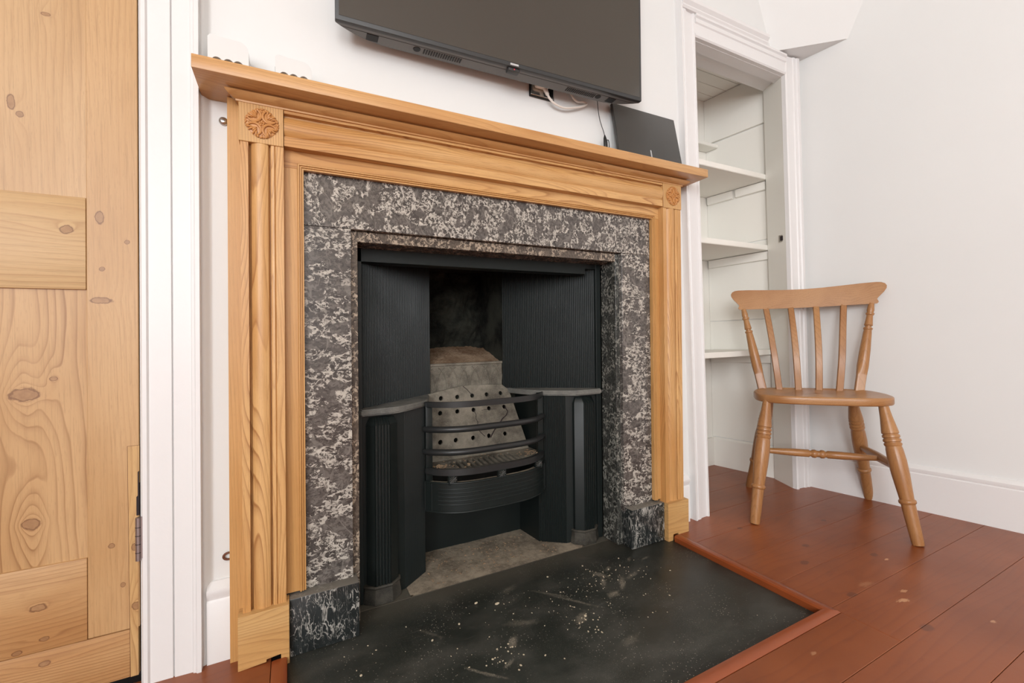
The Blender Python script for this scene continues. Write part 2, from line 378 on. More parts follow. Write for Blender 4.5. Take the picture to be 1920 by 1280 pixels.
def lathe(bm, p0, p1, prof, seg=20):
    """prof: list of (t 0..1, radius) from p0 to p1"""
    p0, p1 = Vector(p0), Vector(p1); d = p1-p0; s, u = frame_dirs(d); rings = []
    for t, r in prof:
        c = p0 + d*t
        rings.append([bm.verts.new(c + s*r*math.cos(2*PI*k/seg) + u*r*math.sin(2*PI*k/seg)) for k in range(seg)])
    for a, b in zip(rings, rings[1:]):
        for k in range(seg): bm.faces.new((a[k], a[(k+1)%seg], b[(k+1)%seg], b[k]))
    bm.faces.new(rings[0][::-1]); bm.faces.new(rings[-1])
def ball(bm, c, r, sc=(1,1,1), seg=12):
    m = Matrix.Translation(c) @ Matrix.Diagonal((*[r*x for x in sc], 1))
    bmesh.ops.create_uvsphere(bm, u_segments=seg, v_segments=max(6, seg//2+1), radius=1., matrix=m)
def spline(pts, k=8):
    """Catmull-Rom through points"""
    P = [Vector(p) for p in pts]; out = []
    for i in range(len(P)-1):
        a, b, c, d = P[max(i-1,0)], P[i], P[i+1], P[min(i+2, len(P)-1)]
        for j in range(k):
            t = j/k
            out.append(.5*((2*b)+(c-a)*t+(2*a-5*b+4*c-d)*t*t+(3*b-a-3*c+d)*t**3))
    out.append(P[-1]); return out

LOC = {}
def obj(name, bm, mat, parent=None, base=None, fn=lean_a, smooth=35, kind=None):
    """link bm as ONE mesh object; drawing units -> metres, lean applied, origin at base"""
    bmesh.ops.recalc_face_normals(bm, faces=bm.faces)
    for v in bm.verts: v.co = fn(v.co.copy())*S
    top = parent is None
    if top:
        if base is None:
            xs = [v.co for v in bm.verts]
            o0 = Vector((sum(min(c[i] for c in xs)+max(c[i] for c in xs) for i in (0,))/2,
                         (min(c[1] for c in xs)+max(c[1] for c in xs))/2, min(c[2] for c in xs)))
        else: o0 = fn(Vector(base))*S
    else: o0 = LOC[parent.name]
    for v in bm.verts: v.co -= o0
    me = bpy.data.meshes.new(name); bm.to_mesh(me); bm.free()
    if smooth:
        for p in me.polygons: p.use_smooth = True
        me.set_sharp_from_angle(angle=math.radians(smooth))
    o = bpy.data.objects.new(name, me); col.objects.link(o)
    me.materials.append(MATS[mat])
    if top: o.location = o0
    else: o.parent = parent
    LOC[o.name] = o0
    if kind: o['kind'] = kind
    return o
def thing(name, base, label, cat, group=None, fn=lean_a):
    o = bpy.data.objects.new(name, None); col.objects.link(o)
    o0 = fn(Vector(base))*S; o.location = o0; LOC[o.name] = o0
    o.empty_display_size = .05
    o['label'] = label; o['category'] = cat
    if group: o['group'] = group
    return o
def tag(o, label, cat, group=None, kind=None):
    o['label'] = label; o['category'] = cat
    if group: o['group'] = group
    if kind: o['kind'] = kind
    return o
def struct(name, bm, mat, fn=lean_0, smooth=35):
    return obj(name, bm, mat, None, (0,0,0), fn, smooth, 'structure')

# ------------------------------------------------------------------ the room
HC = 2.05; YB = -3.6; XL = -1.25
XR, YR = 1.7157, -.1677
def rw(y): return XR + YR*y            # right wall runs slightly askew
bm = BM(); y = .34; w = .1075; bl = bm.verts.layers.float_vector.new('board')
seams = [.46,.345,.235,.12,.0,-.1135,-.2239,-.3312,-.4346,-.5445]
while seams[-1] > YB-.1: seams.append(seams[-1]-.1075)
HX0, HX1, HY0, HY1 = .060, .9925, -.4270, .225
def board(x0, x1, y0, y1, i):
    if x1-x0 < .004 or y1-y0 < .002: return
    n0 = len(bm.verts); g = .0004
    box(bm, x0+g, y0+g, -.022, x1-g, y1-g, 0, .0006, 1)
    bm.verts.ensure_lookup_table(); rv = random.random()
    for v in list(bm.verts)[n0:]: v[bl] = (rv, 0, 0)
TR = .0245
for i, (y1, y0) in enumerate(zip(seams, seams[1:])):
    a, b = XL-.05, rw(y0)+.02
    if y0 >= .0: board(1.12, b, y0, y1, i); continue
    if y0 > HY0-TR:      # right and left of the hearth
        board(HX1+TR, b, y0, min(y1, .12), i); board(a, HX0-TR, y0, min(y1, .0), i)
        continue
    if y1 > HY0-TR:
        board(HX1+TR, b, y0, y1, i); board(a, HX0-TR, y0, y1, i)
        board(HX0-TR, HX1+TR, y0, HY0-TR, i); continue
    cuts = {0: .937, 1: .66}.get(i % 4, None)
    if cuts and cuts < b-.2: board(a, cuts, y0, y1, i); board(cuts, b, y0, y1, i)
    else: board(a, b, y0, y1, i)
struct('floor', bm, 'stained_floor')
bm = BM(); box(bm, XL-.05, YB-.05, -.06, 2.4, .5, -.03)
struct('trim_7', bm, 'under_floor')
# hearth edging strips set round the slate
bm = BM()
prof = [(HX1,-.022),(HX1,-.001),(HX1+.003,.0025),(HX1+.009,.0035),(HX1+TR-.004,.0025),(HX1+TR-.0005,.0),(HX1+TR-.0005,-.022)]
mitre(bm, prof, 'y', HY0, -.062, lambda p: -(p[0]-HX1), lambda p: 0)
prof = [(HY0,-.022),(HY0,-.001),(HY0-.003,.0025),(HY0-.010,.0035),(HY0-TR+.004,.0025),(HY0-TR+.0005,.0),(HY0-TR+.0005,-.022)]
mitre(bm, prof, 'x', HX0, HX1, lambda p: -(HY0-p[0]), lambda p: (HY0-p[0]))
prof = [(HX0,-.022),(HX0,-.001),(HX0-.003,.0010),(HX0-TR+.004,.0010),(HX0-TR+.0005,.0),(HX0-TR+.0005,-.022)]
mitre(bm, prof, 'y', HY0, -.0575, lambda p: -(HX0-p[0]), lambda p: 0)
struct('trim_1', bm, 'floor_trim')

# walls
def wallbox(bm, x0, y0, z0, x1, y1, z1): box(bm, x0, y0, z0, x1, y1, z1)
DX0, DX1, DZ = -.752, -.1415, 1.60       # pine door opening
CX0, CX1, CZ = 1.186, 1.630, 1.4515      # closet opening
bm = BM()
T = .10
box(bm, XL-.05, 0, 0, DX0, T, HC); box(bm, DX0, 0, DZ, DX1, T, HC)
# wall between door and chimney piece, shaped beside the door frame to imitate its soft shadow
pr = [(DX1,T),(DX1,-.012),(-.058,-.012)] + [(-.058+.014*i/6, -.012+.012*(.5-.5*math.cos(PI*i/6))) for i in range(1,7)] + [(.0,0),(.0,T)]
prism(bm, pr, 'z', 0, HC)
box(bm, .0, 0, .95, 1.03, T, HC)                      # above the fireplace
box(bm, 1.03, 0, 0, 1.16, T, HC)
struct('wall_back', bm, 'wall_paint', lean_a)
bm = BM()
box(bm, 1.09, .0008, 0, CX0-.002, .09, HC); box(bm, CX0-.01, .0008, CZ, 1.76, .09, HC)
struct('wall_over_closet', bm, 'wall_paint', lean_c)
# right jamb of closet (angled) 
bm = BM(); prism(bm, [(CX1,-.0),(CX1+.0467,.0945),(1.76,.0945),(1.76,0)], 'z', 0, HC)
struct('trim_2', bm, 'closet_paint', lean_c)
# right wall
bm = BM(); prism(bm, [(rw(.42),.42),(rw(YB-.1),YB-.1),(rw(YB-.1)+.08,YB-.1),(rw(.42)+.08,.42)], 'z', 0, HC)
struct('wall_right', bm, 'wall_paint')
bm = BM(); box(bm, XL-.05, YB-.1, HC, 2.45, .2, HC+.06); struct('ceiling', bm, 'ceiling_paint')
# sloping bulkhead in the corner over the closet
bm = BM()
def bh(z, l, k): return [bm.verts.new((rw(0)-l, .004, z)), bm.verts.new((rw(0)+.01, .004, z)), bm.verts.new((rw(-k)+.01, -k, z))]
a = bh(1.5105, .147, .160); b = bh(HC, .147+.225, .16+.235)
for i in range(3): bm.faces.new((a[i], a[(i+1)%3], b[(i+1)%3], b[i]))
bm.faces.new(a); bm.faces.new(b)
struct('wall_bulkhead', bm, 'wall_paint')
# left wall with a window, rear wall with a window
def wall_with_window(name, axis, at, lo, hi, w0, w1, z0, z1, th, wn):
    bm = BM()
    def bx(a0, zz0, a1, zz1):
        if axis == 'x': box(bm, at-th, a0, zz0, at, a1, zz1)
        else: box(bm, a0, at-th, zz0, a1, at, zz1)
    bx(lo, 0, w0, HC); bx(w1, 0, hi, HC); bx(w0, 0, w1, z0); bx(w0, z1, w1, HC)
    struct(name, bm, 'wall_paint')
    bm = BM(); f = .03
    def bf(a0, zz0, a1, zz1, d=.03):
        if axis == 'x': box(bm, at-.06, a0, zz0, at-.06+d, a1, zz1)
        else: box(bm, a0, at-.06, zz0, a1, at-.06+d, zz1)
    bf(w0, z0, w0+f, z1); bf(w1-f, z0, w1, z1); bf(w0, z0, w1, z0+f); bf(w0, z1-f, w1, z1); bf(w0, (z0+z1)/2-.015, w1, (z0+z1)/2+.015)
    struct(wn, bm, 'trim_paint')
wall_with_window('wall_left', 'x', XL, YB-.1, .05, -2.90, -1.94, .62, 1.85, .1, 'window_1')
wall_with_window('wall_front', 'y', YB, XL-.05, 2.4, -1.21, -.03, .62, 1.85, .1, 'window_2')

# skirting boards
def skirt_prof(sgn, y):   # (y, z) profile; the face is toward -y
    return [(y,0),(y-.014,0),(y-.014,.104),(y-.0115,.108),(y-.0125,.113),(y-.0165,.120),(y-.0160,.126),(y-.009,.1315),(y-.004,.1365),(y,.1370)]
bm = BM(); prism(bm, skirt_prof(1, 0), 'x', -.0535, .0); prism(bm, [(a, b*.985) for a, b in skirt_prof(1, 0)], 'x', 1.04, 1.118)
struct('baseboard_back', bm, 'trim_paint', lean_a)
bm = BM()
prof = [(-t if False else t, z) for t, z in ((0,0),(.014,0),(.014,.110),(.0115,.113),(.0135,.118),(.0135,.125),(.008,.130),(.003,.1345),(0,.135))]
A = []; 
for yy in (-.012, YB):
    A.append([bm.verts.new((rw(yy)-t, yy, z)) for t, z in prof])
k = len(prof)
for i in range(k): bm.faces.new((A[0][i], A[0][(i+1)%k], A[1][(i+1)%k], A[1][i]))
bm.faces.new(A[0]); bm.faces.new(A[1][::-1])
struct('baseboard_right', bm, 'trim_paint')

# door frame beside the fireplace: architrave swept up the side
def arch_v(bm, x0, x1, yb, d, z0, z1, flip=False):
    """moulded architrave, vertical; x0 = opening side"""
    w = x1-x0; f = lambda t: x0+w*t
    pr = [(0,0),(0,-d*.72),(.03,-d*.86),(.10,-d*.86),(.13,-d*.70),(.50,-d*.74),(.515,-d*.60),(.535,-d*.78),(.84,-d*.84),(.855,-d*.96),(.90,-d),(.925,-d*1.12),(1,-d*1.12),(1,0)]
    prism(bm, [(f(t), yb+y) for t, y in pr], 'z', z0, z1)
bm = BM(); arch_v(bm, -.1395, -.0590, .0, .024, 0, 1.66)
struct('trim_3', bm, 'trim_paint', lean_a)
bm = BM(); arch_v(bm, DX0-.002, DX0-.083, .0, .024, 0, 1.66); box(bm, DX0-.08, -.024, DZ, -.06, 0, DZ+.08, .002)
struct('trim_4', bm, 'trim_paint', lean_a)

# closet architrave
bm = BM(); d = .017
prs = [(0,0),(0,-d*.8),(.06,-d),(.14,-d),(.17,-d*.75),(.45,-d*.8),(.60,-d*.9),(.64,-d*1.1),(.80,-d*1.15),(.84,-d*.95),(.90,-d*1.3),(1,-d*1.3),(1,0)]
prism(bm, [(CX0-.0655*t, y) for t, y in prs], 'z', 0, 1.560)
prism(bm, [(CX1+.0655*t, y) for t, y in prs if t < .99]+[(CX1+.071,-d*1.3),(CX1+.071,0)], 'z', 0, 1.505)
prh = [(y, CZ-.014+.0655*t) for t, y in prs]
prism(bm, prh, 'x', CX0-.001, CX1+.001)
# cap moulding
cap = [(0,1.503),(-.022,1.503),(-.026,1.508),(-.0255,1.512),(-.033,1.520),(-.034,1.528),(-.030,1.533),(0,1.536)]
prism(bm, cap, 'x', CX0-.062, 1.520)
struct('trim_5', bm, 'trim_paint', lean_c)
# closet lining: left side, rebate, head
bm = BM()
box(bm, CX0-.03, 0, 0, CX0, .0945, CZ, .001)
box(bm, CX0-.03, .030, 0, CX0+.010, .0945, CZ, .001)
box(bm, CX0-.02, -.001, CZ-.015, CX1+.02, .035, CZ+.04)
box(bm, CX0-.02, .035, CZ-.005, CX1+.05, .0945, CZ+.04)
struct('trim_6', bm, 'trim_paint', lean_c)

# closet interior
bm = BM(); YC = .338
box(bm, 1.10, .0945, 0, 1.17, YC+.03, 1.56); box(bm, 1.10, YC, 0, 1.75, YC+.04, 1.56)
struct('wall_closet', bm, 'closet_paint')
bm = BM()
for i in range(5): box(bm, 1.12, .09+i*.052, 1.525, 1.74, .09+(i+1)*.052-.0012, 1.545, .001, 1)
struct('ceiling_closet', bm, 'closet_paint')
bm = BM()      # skirting inside
box(bm, 1.17, YC-.012, 0, 1.66, YC, .115, .002)
A = []
for yy in (.095, YC): A.append([bm.verts.new((rw(yy)-t, yy, z)) for t, z in ((0,0),(.012,0),(.012,.112),(.004,.118),(0,.118))])
for i in range(5): bm.faces.new((A[0][i], A[0][(i+1)%5], A[1][(i+1)%5], A[1][i]))
bm.faces.new(A[0]); bm.faces.new(A[1][::-1])
struct('baseboard_closet', bm, 'closet_paint')
# boarding on the closet's right side, with open joints
bm = BM()
for z0, z1, pr_ in ((.12,.60,.003),(.602,.90,.0035),(.902,1.338,.003),(1.340,1.524,.011)):
    A = []
    for yy in (.0948, YC-.001): A.append([bm.verts.new((rw(yy)-t, yy, z)) for t, z in ((0,z0),(pr_,z0+.001),(pr_,z1-.001),(0,z1))])
    for i in range(4): bm.faces.new((A[0][i], A[0][(i+1)%4], A[1][(i+1)%4], A[1][i]))
    bm.faces.new(A[0]); bm.faces.new(A[1][::-1])
struct('trim_8', bm, 'closet_paint')

def shelf(z, y0, label, th=.019, bats=((.10,.33),), xend=None):
    t = thing('closet_shelf', (1.42, YC, z-th), label, 'shelf', None, lean_0)
    bm = BM(); e = .0015
    prism(bm, [(1.172,y0),(rw(y0)-.005,y0),(rw(YC)-.006,YC-.001),(1.172,YC-.001)], 'z', z-th, z)
    bmesh.ops.bevel(bm, geom=list(bm.edges), offset=e, segments=2, affect='EDGES')
    obj('board', bm, 'closet_paint', t, fn=lean_0)
    for (a, b) in bats:
        bm = BM(); A = []
        for yy in (a, b): A.append([bm.verts.new((rw(yy)-.0045-tt, yy, zz)) for tt, zz in ((0,z-th-.034),(.010,z-th-.032),(.011,z-th-.002),(0,z-th-.0008))])
        for i in range(4): bm.faces.new((A[0][i], A[0][(i+1)%4], A[1][(i+1)%4], A[1][i]))
        bm.faces.new(A[0]); bm.faces.new(A[1][::-1])
        obj('batten', bm, 'closet_paint', t, fn=lean_0)
    return t
shelf(.4842, .0955, 'white painted closet shelf, lowest of the shelves, behind the chair back')
shelf(.8751, .0955, 'white painted closet shelf, second from the bottom, above the chair')
shelf(1.1387, .0955, 'white painted closet shelf level with the mantel, on a batten in two pieces', bats=((.105,.215),(.228,.33)))
shelf(1.325, .285, 'narrow white shelf set back at the very top of the closet', .014, ())
# small latch keep on the closet jamb
bm = BM()
box(bm, CX1+.008, .010, .868, CX1+.0125, .030, .892, .0005, 1)
o = obj('latch_keep', bm, 'steel', fn=lean_c); tag(o, 'small metal latch keep set in the closet jamb above the chair', 'latch')
bm = BM(); box(bm, CX1+.0065, .014, .872, CX1+.0095, .024, .888); obj('slot', bm, 'dark_gap', o, fn=lean_c)

# ------------------------------------------------------------------ pine door
door = bpy.data.objects.new('door_1', None); col.objects.link(door)
LOC['door_1'] = lean_a(Vector(((DX0+DX1)/2, 0, 0)))*S; door.location = LOC['door_1']; door['kind'] = 'structure'
YD = -.012; gx = .0016
SX = -.2068                     # inner edge of the hinge stile
LX = DX0+.004; LSX = LX+.068
bm = BM(); box(bm, SX+.0003, YD, .0950, DX1-gx-.0002, YD+.028, DZ-.004, .0008, 1); obj('stile', bm, 'pine_stile', door)
bm = BM(); box(bm, LX, YD, .02, LSX, YD+.028, DZ-.004, .0008, 1); obj('stile', bm, 'pine_stile', door)
bm = BM(); box(bm, LSX, YD-.0002, .6390, SX-.0003, YD+.027, .7825, .001, 2); obj('lock_rail', bm, 'pine_rail_mid', door)
bm = BM(); box(bm, LSX, YD-.0002, .0945, SX-.0003, YD+.027, .2208, .001, 2); obj('bottom_rail', bm, 'pine_rail_low', door)
bm = BM(); box(bm, LX, YD-.0004, .018, -.1555, YD+.027, .0938, .001, 2); obj('bottom_board', bm, 'pine_rail_low', door)
bm = BM(); box(bm, LSX, YD-.0002, 1.50, SX-.0003, YD+.027, DZ-.004, .001, 2); obj('top_rail', bm, 'pine_rail_mid', door)
bm = BM(); box(bm, LSX-.005, YD+.0042, .215, SX+.004, YD+.018, .645); obj('lower_panel', bm, 'pine_panel_low', door)
bm = BM(); box(bm, LSX-.005, YD+.0018, .778, SX+.004, YD+.018, 1.505); obj('upper_panel', bm, 'pine_panel_top', door)
bm = BM(); prism(bm, [(-.1575,.388),(-.1548,.018),(DX1-.0035,.018),(DX1-.0035,.250),(DX1-.0045,.255),(DX1-.0015,.33),(DX1-.0015,.388)], 'y', YD-.0008, YD+.010)
rs = obj('repair_strip', bm, 'pine_patch', door)
bm = BM(); prism(bm, [(-.15795,.3884),(-.15525,.018),(-.1548,.018),(-.1575,.388),(-.1575,.3884)], 'y', YD-.0009, YD+.004); box(bm, -.1579, YD-.0009, .3880, DX1-.0016, YD+.004, .3884); obj('joint_line', bm, 'rusty_metal', rs)
bm = BM(); prism(bm, [(DX1-.0016,.275),(DX1-.0052,.275),(DX1-.0052,.305),(DX1-.0034,.307),(DX1-.0034,.345),(DX1-.0016,.347)], 'y', YD-.0010, YD+.004); obj('hinge_recess', bm, 'dark_gap', rs)
h = None
bm = BM(); tube(bm, [(DX1-.0015, YD-.0045, .2035), (DX1-.0015, YD-.0045, .2725)], .0044, 14); 
h = obj('hinge', bm, 'hinge_metal', door)
bm = BM(); box(bm, DX1+.0020, YD-.0085, .207, DX1+.0066, YD+.002, .274, .0003, 1); obj('hinge_leaf', bm, 'hinge_metal', h)
bm = BM()
for z in (.2165,.230,.2435,.257): tube(bm, [(DX1-.0015, YD-.0045, z-.0005), (DX1-.0015, YD-.0045, z+.0005)], .00455, 14)
obj('knuckle_line', bm, 'dark_gap', h)
# far hinge higher up (out of view) and a plain rim lock side are not shown; dark rebate behind the door
bm = BM(); box(bm, DX0-.002, YD+.032, 0, DX1+.004, YD+.045, DZ); struct('trim_9', bm, 'dark_gap', lean_a)

# ------------------------------------------------------------------ mantelpiece
YS, YBK = -.0455, -.0265       # face of pilasters, face of backing boards
BL, BR, BW = 0., 1.0581, .0681
BT, BB = .9647, .897
XC = .529
ms = thing('fireplace_mantelpiece', (XC, 0, 0), 'waxed pine fireplace surround with a deep mantel shelf, fluted pilasters and carved corner blocks', 'mantelpiece')
# backing boards
bm = BM(); prism(bm, [(BL-.0185,.0),(BL+.005,.0),(BL+.005,.977),(BL-.0185,.977)], 'y', YBK, -.0005)
obj('backing_board', bm, 'mantel_pine_plain', ms)
bm = BM(); box(bm, BR-.005, YBK, .0, BR+.0185, -.0005, .977); obj('backing_board', bm, 'mantel_pine_plain', ms)
# pilasters
def pil(x0, x1, hand):
    w = x1-x0; d = YS
    fr = [(0,0),(.005,0),(.178,0),(.184,.0115),(.228,.0125),(.240,.0060),(.295,.0020),(.38,-.0010),(.47,-.0018),(.56,-.0012),(.63,.0008),(.660,.0045),(.668,.0085),(.684,.0085),(.694,.0015),(.735,-.0002),(.775,-.0002),(.80,.002),(.81,.0),(1,0)]
    pts = [((x0+w*t) if hand > 0 else (x1-w*t), d+y) for t, y in fr]
    pts += [(pts[-1][0], YBK+.004), (pts[0][0], YBK+.004)]
    return pts
for hand, (x0, x1) in ((1, (BL+.0022, BL+BW)), (-1, (BR-BW, BR-.0012))):
    bm = BM(); prism(bm, pil(x0, x1, 1), 'z', .0880, BB+.0005); obj('pilaster', bm, 'mantel_pine_vertical', ms)
# corner blocks with carved rosettes
def rosette(bm, cx, cz, y, R):
    def P(a, r, h): return (cx+r*R*math.cos(a), y-h*R, cz+r*R*math.sin(a))
    # four scroll loops
    for q in range(4):
        A = PI/4+q*PI/2; ccx, ccz = .66*math.cos(A), .66*math.sin(A); rr = .415
        pts = []
        for i in range(15):
            t = A+PI+(-1.95+3.9*i/14)
            pts.append((cx+R*(ccx+rr*math.cos(t)), y-R*.10, cz+R*(ccz+rr*math.sin(t))))
        tube(bm, pts, [R*(.05+.035*math.sin(PI*i/14)) for i in range(15)], 8)
        # leaf fingers inside each loop
        for j, (da, r0, r1) in enumerate(((-.36,.62,.98),(-.17,.50,.97),(0,.44,.80),(.17,.50,.97),(.36,.62,.98))):
            a0 = A+da*.75; a1 = A+da*1.15
            pts = [P(a0+(a1-a0)*i/6, r0+(r1-r0)*i/6, .06+.07*math.sin(PI*i/6)) for i in range(7)]
            tube(bm, pts, [R*x for x in (.03,.05,.06,.065,.07,.06,.03)], 8)
        for s_ in (-1, 1):
            ball(bm, P(A+s_*.52, .93, .07), R*.085, (1,.8,1), 8)
        a = q*PI/2
        ball(bm, P(a, .93, .07), R*.075, (1,.8,1), 8); ball(bm, P(a-.10, .98, .05), R*.05, (1,.8,1), 8); ball(bm, P(a+.10, .98, .05), R*.05, (1,.8,1), 8)
        ball(bm, P(a, .78, .06), R*.05, (1,.8,1), 8); ball(bm, P(a+PI/4, .30, .05), R*.045, (1,.8,1), 8)
    for k in range(5): ball(bm, P(PI/2+k*2*PI/5, .115, .06), R*.085, (1,.9,1), 8)
    ball(bm, P(0, 0, .12), R*.055, (1,1,1), 8)
    # thin backing disc
    lathe(bm, (cx, y+.0002, cz), (cx, y-R*.05, cz), [(0,R*.96),(.7,R*.95),(1,R*.90)], 40)
for x0, x1 in ((BL, BL+BW), (BR-BW, BR)):
    bm = BM(); box(bm, x0, YS-.0022, BB, x1, YBK+.004, BT, .0006, 1); b = obj('corner_block', bm, 'mantel_pine_block', ms)
    bm = BM(); rosette(bm, (x0+x1)/2+.001, (BB+BT)/2+.0005, YS-.0022, .0258); obj('rosette', bm, 'carved_pine', b)
# frieze
fr = [(0,0),(.10,0),(.112,.009),(.165,.0095),(.185,.004),(.27,.0),(.36,-.0015),(.45,-.002),(.55,-.0010),(.64,.0015),(.70,.0050),(.725,.0050),(.74,.0005),(1,0)]
pts = [(YS+y, BT-(BT-BB-.003)*t) for t, y in fr] + [(YBK+.004, BB+.003), (YBK+.004, BT)]
bm = BM(); prism(bm, pts, 'x', BL+BW+.0009, BR-BW-.0009); obj('frieze', bm, 'mantel_pine_horizontal', ms)
# inner boards: header and two uprights, then beads against the marble
ML0, ML1, MT = .0989, .9664, .8690
bm = BM(); box(bm, BL+BW-.004, YBK-.0012, MT+.0, BR-BW+.004, -.001, BT); obj('inner_header', bm, 'mantel_pine_horizontal', ms)
for x0, x1 in ((BL+BW-.004, ML0), (ML1, BR-BW+.004)):
    bm = BM(); box(bm, x0, YBK-.0002, .0945, x1, -.001, MT+.001); obj('inner_upright', bm, 'mantel_pine_plain', ms)
bd = [(0,.004),(0,-.0035),(.12,-.0055),(.30,-.0055),(.36,-.0025),(.42,-.0025),(.48,-.0045),(.62,-.0045),(.68,-.0015),(.74,-.0015),(.80,-.003),(1,-.003),(1,.006)]
bw = .0105
bm = BM()
mitre(bm, [(YBK+y, MT-.0015+bw*(1-t)) for t, y in bd], 'x', ML0, ML1, lambda p: -(p[1]-MT), lambda p: (p[1]-MT))
mitre(bm, [(ML0-bw*(1-t)+.0015, YBK+y) for t, y in bd], 'z', .0945, MT, lambda p: 0, lambda p: (ML0-p[0]))
mitre(bm, [(ML1+bw*(1-t)-.0015, YBK+y) for t, y in bd], 'z', .0945, MT, lambda p: 0, lambda p: (p[0]-ML1))
obj('beading', bm, 'mantel_pine_plain', ms)
# bed mould under the shelf
ST, SB = 1.0, .9784
bedm = [(YBK,BT-.0015),(YS-.0035,BT-.0015),(YS-.0040,BT+.0012),(YS-.0080,BT+.0020),(YS-.0135,BT+.0042),(YS-.0175,BT+.0072),(YS-.0190,BT+.0098),(YS-.0180,BT+.0112),(YS-.0120,BT+.0118),(YS-.0115,SB),(YBK,SB)]
bm = BM()
mitre(bm, bedm, 'x', BL-.0005, BR+.0005, lambda p: min(0, (p[0]-YS)*.95) , lambda p: -min(0, (p[0]-YS)*.95))
obj('bed_mould', bm, 'mantel_pine_shelf', ms)
bm = BM(); box(bm, -.0576, -.0981, SB, 1.1067, -.0008, ST, .0012, 2); obj('mantel_shelf', bm, 'mantel_pine_shelf', ms)
# plinths, scribed over the floor edge
bm = BM(); prism(bm, [(BL-.0045,-.0008),(.037,.0018),(.0375,.0065),(.0595,.0085),(.0598,-.0125),(BL+BW+.0045,-.0125),(BL+BW+.0045,.0905),(BL-.0045,.0888)], 'y', -.0570, YBK+.004)
bmesh.ops.bevel(bm, geom=[e for e in bm.edges if e.calc_length() > .04], offset=.0006, segments=1, affect='EDGES')
obj('plinth', bm, 'mantel_pine_plinth', ms)
bm = BM(); prism(bm, [(BR-BW-.0045,-.0125),(1.003,-.0125),(1.0035,.004),(1.022,.005),(1.0225,.0),(BR+.0045,-.0),(BR+.0045,.0895),(BR-BW-.0045,.0895)], 'y', -.0570, YBK+.004)
obj('plinth', bm, 'mantel_pine_plinth', ms)
# ------------------------------------------------------------------ marble slips
YM = -.0177; OL, OR, OT = .1837, .8671, .7693
mb = thing('marble_slips', (XC, 0, -.01), 'mottled grey and white fossil marble slips framing the grate inside the pine surround', 'marble surround')
bm = BM(); box(bm, ML0+.0003, YM, OT, ML1-.0003, .0, MT-.0003, .0005, 1); obj('lintel_slab', bm, 'marble_lintel', mb)
bm = BM(); box(bm, ML0+.0003, YM+.0004, .080, OL, .0, OT-.0006, .0005, 1); obj('jamb_slab', bm, 'marble_jamb', mb)
bm = BM(); box(bm, OR, YM+.0004, .080, ML1-.0003, .0, OT-.0006, .0005, 1); obj('jamb_slab', bm, 'marble_jamb', mb)
IL, IR, IT = .1975, .8545, .7475; YI = -.005; YE = .055
bm = BM(); box(bm, OL-.01, YI, -.011, IL, YE, OT-.001, .0006, 1); obj('inner_slip', bm, 'marble_inner', mb)
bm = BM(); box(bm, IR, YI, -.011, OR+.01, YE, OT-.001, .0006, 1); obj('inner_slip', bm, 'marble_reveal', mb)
bm = BM(); box(bm, IL, YI+.0003, IT, IR, YE, OT-.001, .0006, 1); obj('inner_lintel', bm, 'marble_inner', mb)
for x0, x1 in ((BL+BW+.0048, .1915), (.8700, BR-BW-.0048)):
    bm = BM(); box(bm, x0, -.0440, -.0115, x1, -.001, .0905, .0016, 2)
    obj('plinth_block', bm, 'marble_black', mb)['label'] = 'black white-veined marble plinth block'

# ------------------------------------------------------------------ hearth
bm = BM(); box(bm, HX0, HY0+.0006, -.030, HX1-.0006, .0355, -.012, .0012, 2)
box(bm, .175, .0365, -.030, .875, .235, -.0128)
hearth = obj('hearth_slab', bm, 'slate', fn=lean_0); tag(hearth, 'dark slate hearth slab, dusty and scratched, in front of the grate', 'hearth')
bm = BM()
nx, ny = 60, 26; grid = []
for j in range(ny+1):
    row = []
    for i in range(nx+1):
        x = .30+(.765-.30)*i/nx; yy = .0365+(.215-.0365)*j/ny
        h = -.0125+.0032*math.exp(-((x-.52)/.13)**2)*(.5+.5*math.sin(17*x+9*yy))*(j/ny)+random.uniform(0,.0009)*min(1, j/3)
        row.append(bm.verts.new((x, yy, h)))
    grid.append(row)
for j in range(ny):
    for i in range(nx): bm.faces.new((grid[j][i], grid[j][i+1], grid[j+1][i+1], grid[j+1][i]))
g = [bm.verts.new(c) for c in ((.30,.0365,-.03),(.765,.0365,-.03),(.765,.215,-.03),(.30,.215,-.03))]
bm.faces.new((grid[0][0], grid[0][-1], g[1], g[0])); bm.faces.new(g)
o = obj('ash_layer', bm, 'ash', fn=lean_0, smooth=80); tag(o, 'thin layer of grey brown ash and grit on the hearth floor under the grate', 'ash', None, 'stuff')
# crumbs
def crumbs(name, spots, mat, label, zf):
    bm = BM()
    for (x, y, r) in spots:
        m = Matrix.Translation((x, y, zf+r*.45)) @ Matrix.Rotation(random.uniform(0, 6), 4, 'Z') @ Matrix.Diagonal((r*random.uniform(.8,1.6), r*random.uniform(.7,1.1), r*random.uniform(.4,.6), 1))
        bmesh.ops.create_icosphere(bm, subdivisions=1, radius=1., matrix=m)
    o = obj(name, bm, mat, fn=lean_0, smooth=20); return tag(o, label, 'crumbs', None, 'stuff')
N('crumb').fin((.55,.47,.34), .8); N('crumb_brown').fin((.30,.20,.12), .85)
sp = []
def cl(cx, cy, s_, k, r0=.0006, r1=.0018):
    for _ in range(k):
        x, y = random.gauss(cx, s_), random.gauss(cy, s_)
        if HX0+.01 < x < HX1-.01 and HY0+.01 < y < -.06: sp.append((x, y, random.uniform(r0, r1)))
